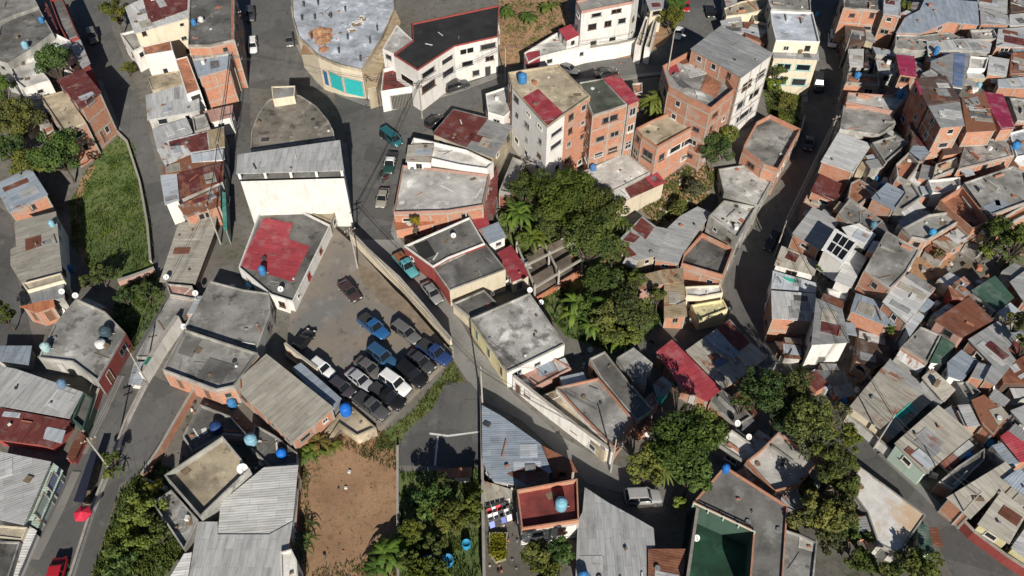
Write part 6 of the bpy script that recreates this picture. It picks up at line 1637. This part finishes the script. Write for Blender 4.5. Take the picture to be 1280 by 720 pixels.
# ================================================================== trees and plants
D1, D2, D3, D4, D5 = (.046, .074, .022), (.066, .100, .027), (.086, .12, .03), (.11, .15, .035), (.095, .10, .055)
for a in [(66, 75, 24, 6, 'round dense dark green tree over the white roofs', D2, {'flat': .8}), (20, 150, 32, 5, 'large leafy tree on the slope above the blue-grey roof', D3, {}), (72, 192, 34, 5, 'broad bright green tree below the tan roof', D3, {}), (35, 205, 22, 4, 'smaller tree behind the blue-grey roof', D2, {}), (-2, 110, 18, 5, 'tree at the picture edge beside the white terrace', D2, {}),
          (12, 185, 20, 4, 'tree at the picture edge above the blue-grey roof', D2, {}), (144, 14, 18, 4, 'yellowish green tree beside the white corrugated roof', D3, {}), (160, 85, 9, 1.5, 'small shrub in the gap along the upper lane', D3, {}), (2, 392, 17, 3, 'dark tree by the edge road', D2, {}),
          (126, 346, 15, 2, 'dark bush at the lower end of the grassy bank', D1, {}), (112, 352, 12, 1.6, 'lighter bush beside the dark bank bush', D2, {}), (182, 366, 15, 1.6, 'low dark bush on the small grass patch', D1, {}), (155, 372, 13, 1.6, 'shaded bush against the stained slab house', D1, {}),
          (705, 248, 44, 6, 'biggest dark tree of the gully, under the brick blocks', D1, {'size': .24}), (748, 265, 34, 6, 'dark tree of the gully next to the striped red roof', D1, {'size': .24}), (655, 240, 24, 4, 'leafy tree between deck house and gully', D2, {}), (690, 278, 26, 4, 'middle green tree in the gully', D2, {}), (738, 302, 36, 6, 'tall olive tree on the gully floor', D2, {}), (768, 312, 20, 4, 'tree at the edge of the maroon patched roof', D2, {}),
          (750, 352, 24, 3.5, 'small tree below the tall olive one', D2, {}), (782, 385, 26, 3.5, 'leafy tree at the lower gully', D2, {}), (755, 398, 22, 3, 'bright leafed tree at the lower gully', D3, {}), (728, 385, 18, 2.5, 'shrubby tree beside the mottled slab', D2, {}), (795, 350, 14, 3, 'slim tree against the tan ledge roof', D2, {}), (822, 368, 11, 3, 'small tree growing before the tan sheet roof', D3, {}),
          (806, 392, 16, 3, 'loose tree by the pale rocks of the gully', D2, {'bare': .2}), (770, 420, 16, 2.5, 'bright small tree above the angular slab', D4, {}), (792, 420, 12, 2.5, 'yellow-green sapling above the angular slab', D4, {}),
          (893, 186, 23, 4, 'round dark tree beside the brick rimmed stained slab', D2, {}), (912, 170, 14, 4, 'narrow tree behind the round dark one', D3, {}), (868, 236, 14, 1.4, 'dry bush on the rubble slope', D5, {}), (850, 262, 15, 1.4, 'green bush on the rubble slope', D3, {}),
          (848, 560, 44, 5.5, 'largest spreading tree over the lane end', D2, {'size': .24}), (808, 585, 26, 4, 'lower tree lobing over the lane end', D3, {}), (876, 540, 34, 6, 'tree joined to the largest one near the shaded slab', D2, {}), (866, 595, 26, 4.5, 'tree beside the sports court', D2, {}), (850, 628, 9, 1.5, 'low bush by the off-roader at the lane end', D4, {}),
          (955, 488, 30, 6, 'tree belt crown below the patchwork roof', D1, {}), (992, 486, 28, 6, 'tree belt crown beside the dark drop', D2, {}), (1010, 528, 34, 6, 'olive tree in the middle of the tree belt', D3, {}), (1040, 520, 26, 5.5, 'thin brownish tree with bare twigs', D5, {'bare': .5, 'dens': .5}), (1020, 556, 26, 5, 'second thin brownish tree of the belt', D5, {'bare': .4, 'dens': .6}), (1044, 580, 28, 5, 'tree beside the top of the rust stained roof', D2, {'bare': .2}),
          (1022, 644, 32, 3.0, 'bright green tree next to the white square slab', D3, {}), (1046, 640, 24, 3.2, 'green tree overlapping the rust stained roof', D2, {}), (1040, 672, 22, 2.2, 'shaded tree below the bright green one', D1, {}), (1078, 702, 20, 1.8, 'dark thicket tree at the bottom', D1, {}), (1150, 710, 28, 1.8, 'olive bushes at the bottom of the lower street', D3, {}), (1112, 715, 16, 3, 'bush beside the olive bushes', D2, {}), (975, 516, 24, 5, 'shaded tree between dark drop and blotched slab', D1, {}), (1062, 548, 18, 4, 'thin tree at the upper end of the lower street', D3, {'bare': .25}), (1056, 610, 20, 2.8, 'tree pressed against the long side of the rust stained roof', D2, {}), (1066, 664, 20, 1.8, 'dense tree at the shaded corner of the rust stained roof', D2, {}), (1008, 606, 12, 1.6, 'narrow tree at the corner of the blotched slab', D3, {}), (930, 500, 15, 4, 'small tree against the shaded slab', D1, {}),
          (1252, 292, 22, 4, 'palm-like tree over the long brick wall house', D2, {}), (1276, 300, 24, 4.5, 'tall tree at the picture edge over the long brick wall', D3, {}), (1232, 315, 11, 2, 'small bush in the junk garden', D3, {}), (1276, 402, 16, 3.5, 'dark tree beyond the dark green roof', D2, {}), (1284, 430, 12, 3.5, 'tree at the picture edge beyond the stepped roof', D2, {}),
          (176, 640, 24, 2.5, 'bushy tree on the shrub bank by the ruined terrace', D3, {}), (160, 680, 26, 2.2, 'large bush low on the shrub bank', D3, {}), (188, 612, 15, 2, 'bush at the head of the shrub bank', D3, {}), (196, 668, 17, 2.2, 'bush beside the ruined terrace foot', D2, {}), (150, 714, 22, 1.8, 'bush at the bottom of the shrub bank', D2, {}), (138, 574, 11, 1.6, 'small bright bush on the dividing wall', D4, {}), (135, 592, 7, 1, 'tiny bush below the small bright one', D4, {}),
          (540, 628, 24, 3, 'garden tree nearest the low field wall', D2, {}), (566, 648, 26, 3.2, 'broad garden tree above the blue drums', D2, {}), (588, 640, 20, 3, 'bright garden tree along the long grey wall', D3, {}), (555, 608, 17, 2.6, 'shaded garden tree under the orange lean-to', D1, {}), (515, 665, 16, 2, 'garden bush beside the banana plant', D3, {}), (545, 680, 16, 2, 'garden bush behind the drums', D2, {}), (592, 612, 11, 2.4, 'narrow garden tree at the wall', D3, {}), (535, 720, 26, 1.2, 'leafy ground bush at the bottom of the garden', D4, {}), (510, 700, 15, 1.5, 'second leafy bush at the garden bottom', D3, {}),
          (672, 694, 22, 2.6, 'bush in front of the red terrace house', D2, {}), (700, 690, 20, 2.6, 'tree in front of the red terrace house, nearer the jagged roof', D1, {}), (685, 716, 22, 2, 'bush at the bottom under the red terrace house', D2, {}), (518, 276, 7, 3.6, 'little yellow-green bush poking over the orange awning', (.15, .17, .02), {}),
          (841, 22, 17, 3, 'round green bush tree by the white car', D3, {}), (845, 6, 13, 3, 'bush tree nearest the red car', D2, {}), (972, 88, 15, 3, 'dark leafy tree at the top of the hillside grass', D2, {}), (968, 108, 12, 2, 'olive bush on the hillside grass', D4, {}), (985, 128, 13, 1.6, 'yellowish bush on the hillside grass', (.10, .11, .035), {}), (978, 148, 10, 1.4, 'small bush at the foot of the hillside', D3, {}),
          (1132, 8, 9, 2, 'slim hedge bush beside the silver ribbed roof', D3, {}), (1030, 335, 9, 2.4, 'plant clump between beige and greenish roofs', D4, {}), (1112, 412, 7, 2, 'small plant under the bluish grey roof', D3, {}), (1172, 318, 8, 1.5, 'scrub on the dirt patch', D5, {})]:
    kw = dict(a[6]); nm = 'bush' if 'bush' in a[4] and 'tree' not in a[4] or 'shrub' in a[4].split() or 'scrub' in a[4] or 'plant clump' in a[4] or 'small plant' in a[4] else 'tree'
    if a[2] < 18: kw.setdefault('size', .18)
    TREE(a[0], a[1], a[2], a[3], a[4], a[5], nm, **kw)
BG = 'banana and palm plants'
for a in [(822, 124, 'huge banana clump between brick house and unfinished house', 13, 3.0, (.12, .15, .035), 5.2, 6), (664, 18, 'banana clump on the earth slope, larger one', 11, 2.2, (.075, .13, .03), 1.6, 5), (636, 14, 'banana clump on the earth slope beside the black tar roof', 10, 2.0, (.07, .12, .03), 1.4, 4), (684, 8, 'banana plant on the earth slope nearest the white house', 9, 2.0, (.09, .13, .03), 1.4, 3),
          (645, 265, 'banana plant by the gully edge with bright leaves', 11, 2.8, (.085, .15, .03), 4.2, 4), (665, 295, 'banana plant behind the unfinished frame', 10, 2.6, (.10, .14, .025), 4.2, 3), (718, 386, 'banana plant before the mottled slab', 11, 2.7, (.11, .18, .035), 3.4, 3), (738, 402, 'shaded banana plant lower in the gully', 10, 2.6, (.085, .15, .03), 3.4, 3), (758, 380, 'upright plant with long leaves in the gully', 10, 2.6, (.08, .14, .03), 4, 3), (776, 278, 'palm leaning by the striped red roof', 10, 2.2, (.08, .12, .025), 3, 2), (770, 425, 'broad leaf plant over the angular slab', 10, 2.2, (.13, .22, .035), 2.6, 3),
          (398, 552, 'reddish banana clump below the streaked tin roof', 10, 1.9, (.12, .10, .035), 1.3, 4), (385, 566, 'green banana clump at the head of the dirt field', 10, 1.8, (.08, .13, .03), 1.3, 4), (414, 556, 'third plant of the clump by the tan landing', 9, 1.6, (.10, .12, .03), 1.2, 2), (384, 672, 'small palm at the side of the dirt field', 10, 1.5, (.08, .12, .04), 1.2, 2), (388, 652, 'thin palm sprig above the small field palm', 8, 1.2, (.09, .12, .04), 1.0, 1),
          (482, 690, 'banana plant with broad leaves on the dirt field', 11, 2.4, (.075, .14, .025), 1.6, 3), (468, 710, 'dark banana plant at the bottom of the dirt field', 9, 1.9, (.05, .10, .02), 1.2, 2), (505, 668, 'banana plant over the low field wall', 9, 1.9, (.06, .12, .025), 1.4, 2), (1242, 300, 'palm crown over the long brick wall house', 12, 2.0, (.06, .10, .02), 3.4, 2), (1268, 318, 'palm crown beside the junk garden', 11, 2.0, (.055, .10, .02), 3, 2), (1204, 256, 'plant growing inside the roofless brick room', 9, 1.3, (.06, .08, .03), 2, 1), (830, 590, 'palm leaves under the largest spreading tree', 11, 2.2, (.10, .14, .04), 2.6, 2), (150, 586, 'young palm between ramp and dividing wall', 8, 1.3, (.07, .11, .03), 1, 1)]:
    BANANA(a[0], a[1], a[2], a[3], a[4], a[5], a[6], stems=a[7], group=BG, name='palm_plant' if 'palm' in a[2] else 'banana_plant', wid=.16 if 'palm' in a[2] else .30)
# ================================================================== light
w = bpy.data.worlds.new('World'); S.world = w; w.use_nodes = True
nt = w.node_tree; nt.nodes.clear()
sky = nt.nodes.new('ShaderNodeTexSky'); bg = nt.nodes.new('ShaderNodeBackground'); wo = nt.nodes.new('ShaderNodeOutputWorld')
EL, AX, AY = R(29.5), .15, -1.0
sky.sky_type = 'NISHITA'; sky.sun_disc = False; sky.sun_elevation = EL; sky.sun_rotation = math.atan2(AX, AY)
sky.air_density = .7; sky.dust_density = .4
bg.inputs[1].default_value = .05
nt.links.new(sky.outputs[0], bg.inputs[0]); nt.links.new(bg.outputs[0], wo.inputs[0])
sun = bpy.data.lights.new('sun', 'SUN'); so = bpy.data.objects.new('sun', sun); COL.objects.link(so)
sun.energy = 5.0; sun.angle = R(.5); sun.color = (1, .94, .85)
d = Vector((AX, AY, 0)).normalized() * math.cos(EL) + Vector((0, 0, math.sin(EL)))
so.rotation_euler = d.to_track_quat('Z', 'Y').to_euler(); so.location = d * 200
v = S.view_settings
v.view_transform = 'Standard'; v.look = 'None'; v.exposure = .25; v.gamma = 1; v.use_curve_mapping = False
S.display_settings.display_device = 'sRGB'
S.render.engine = 'CYCLES'
S.cycles.use_denoising = True
S.cycles.max_bounces = 5; S.cycles.diffuse_bounces = 2; S.cycles.transmission_bounces = 2
S.cycles.use_adaptive_sampling = True; S.cycles.adaptive_threshold = .02
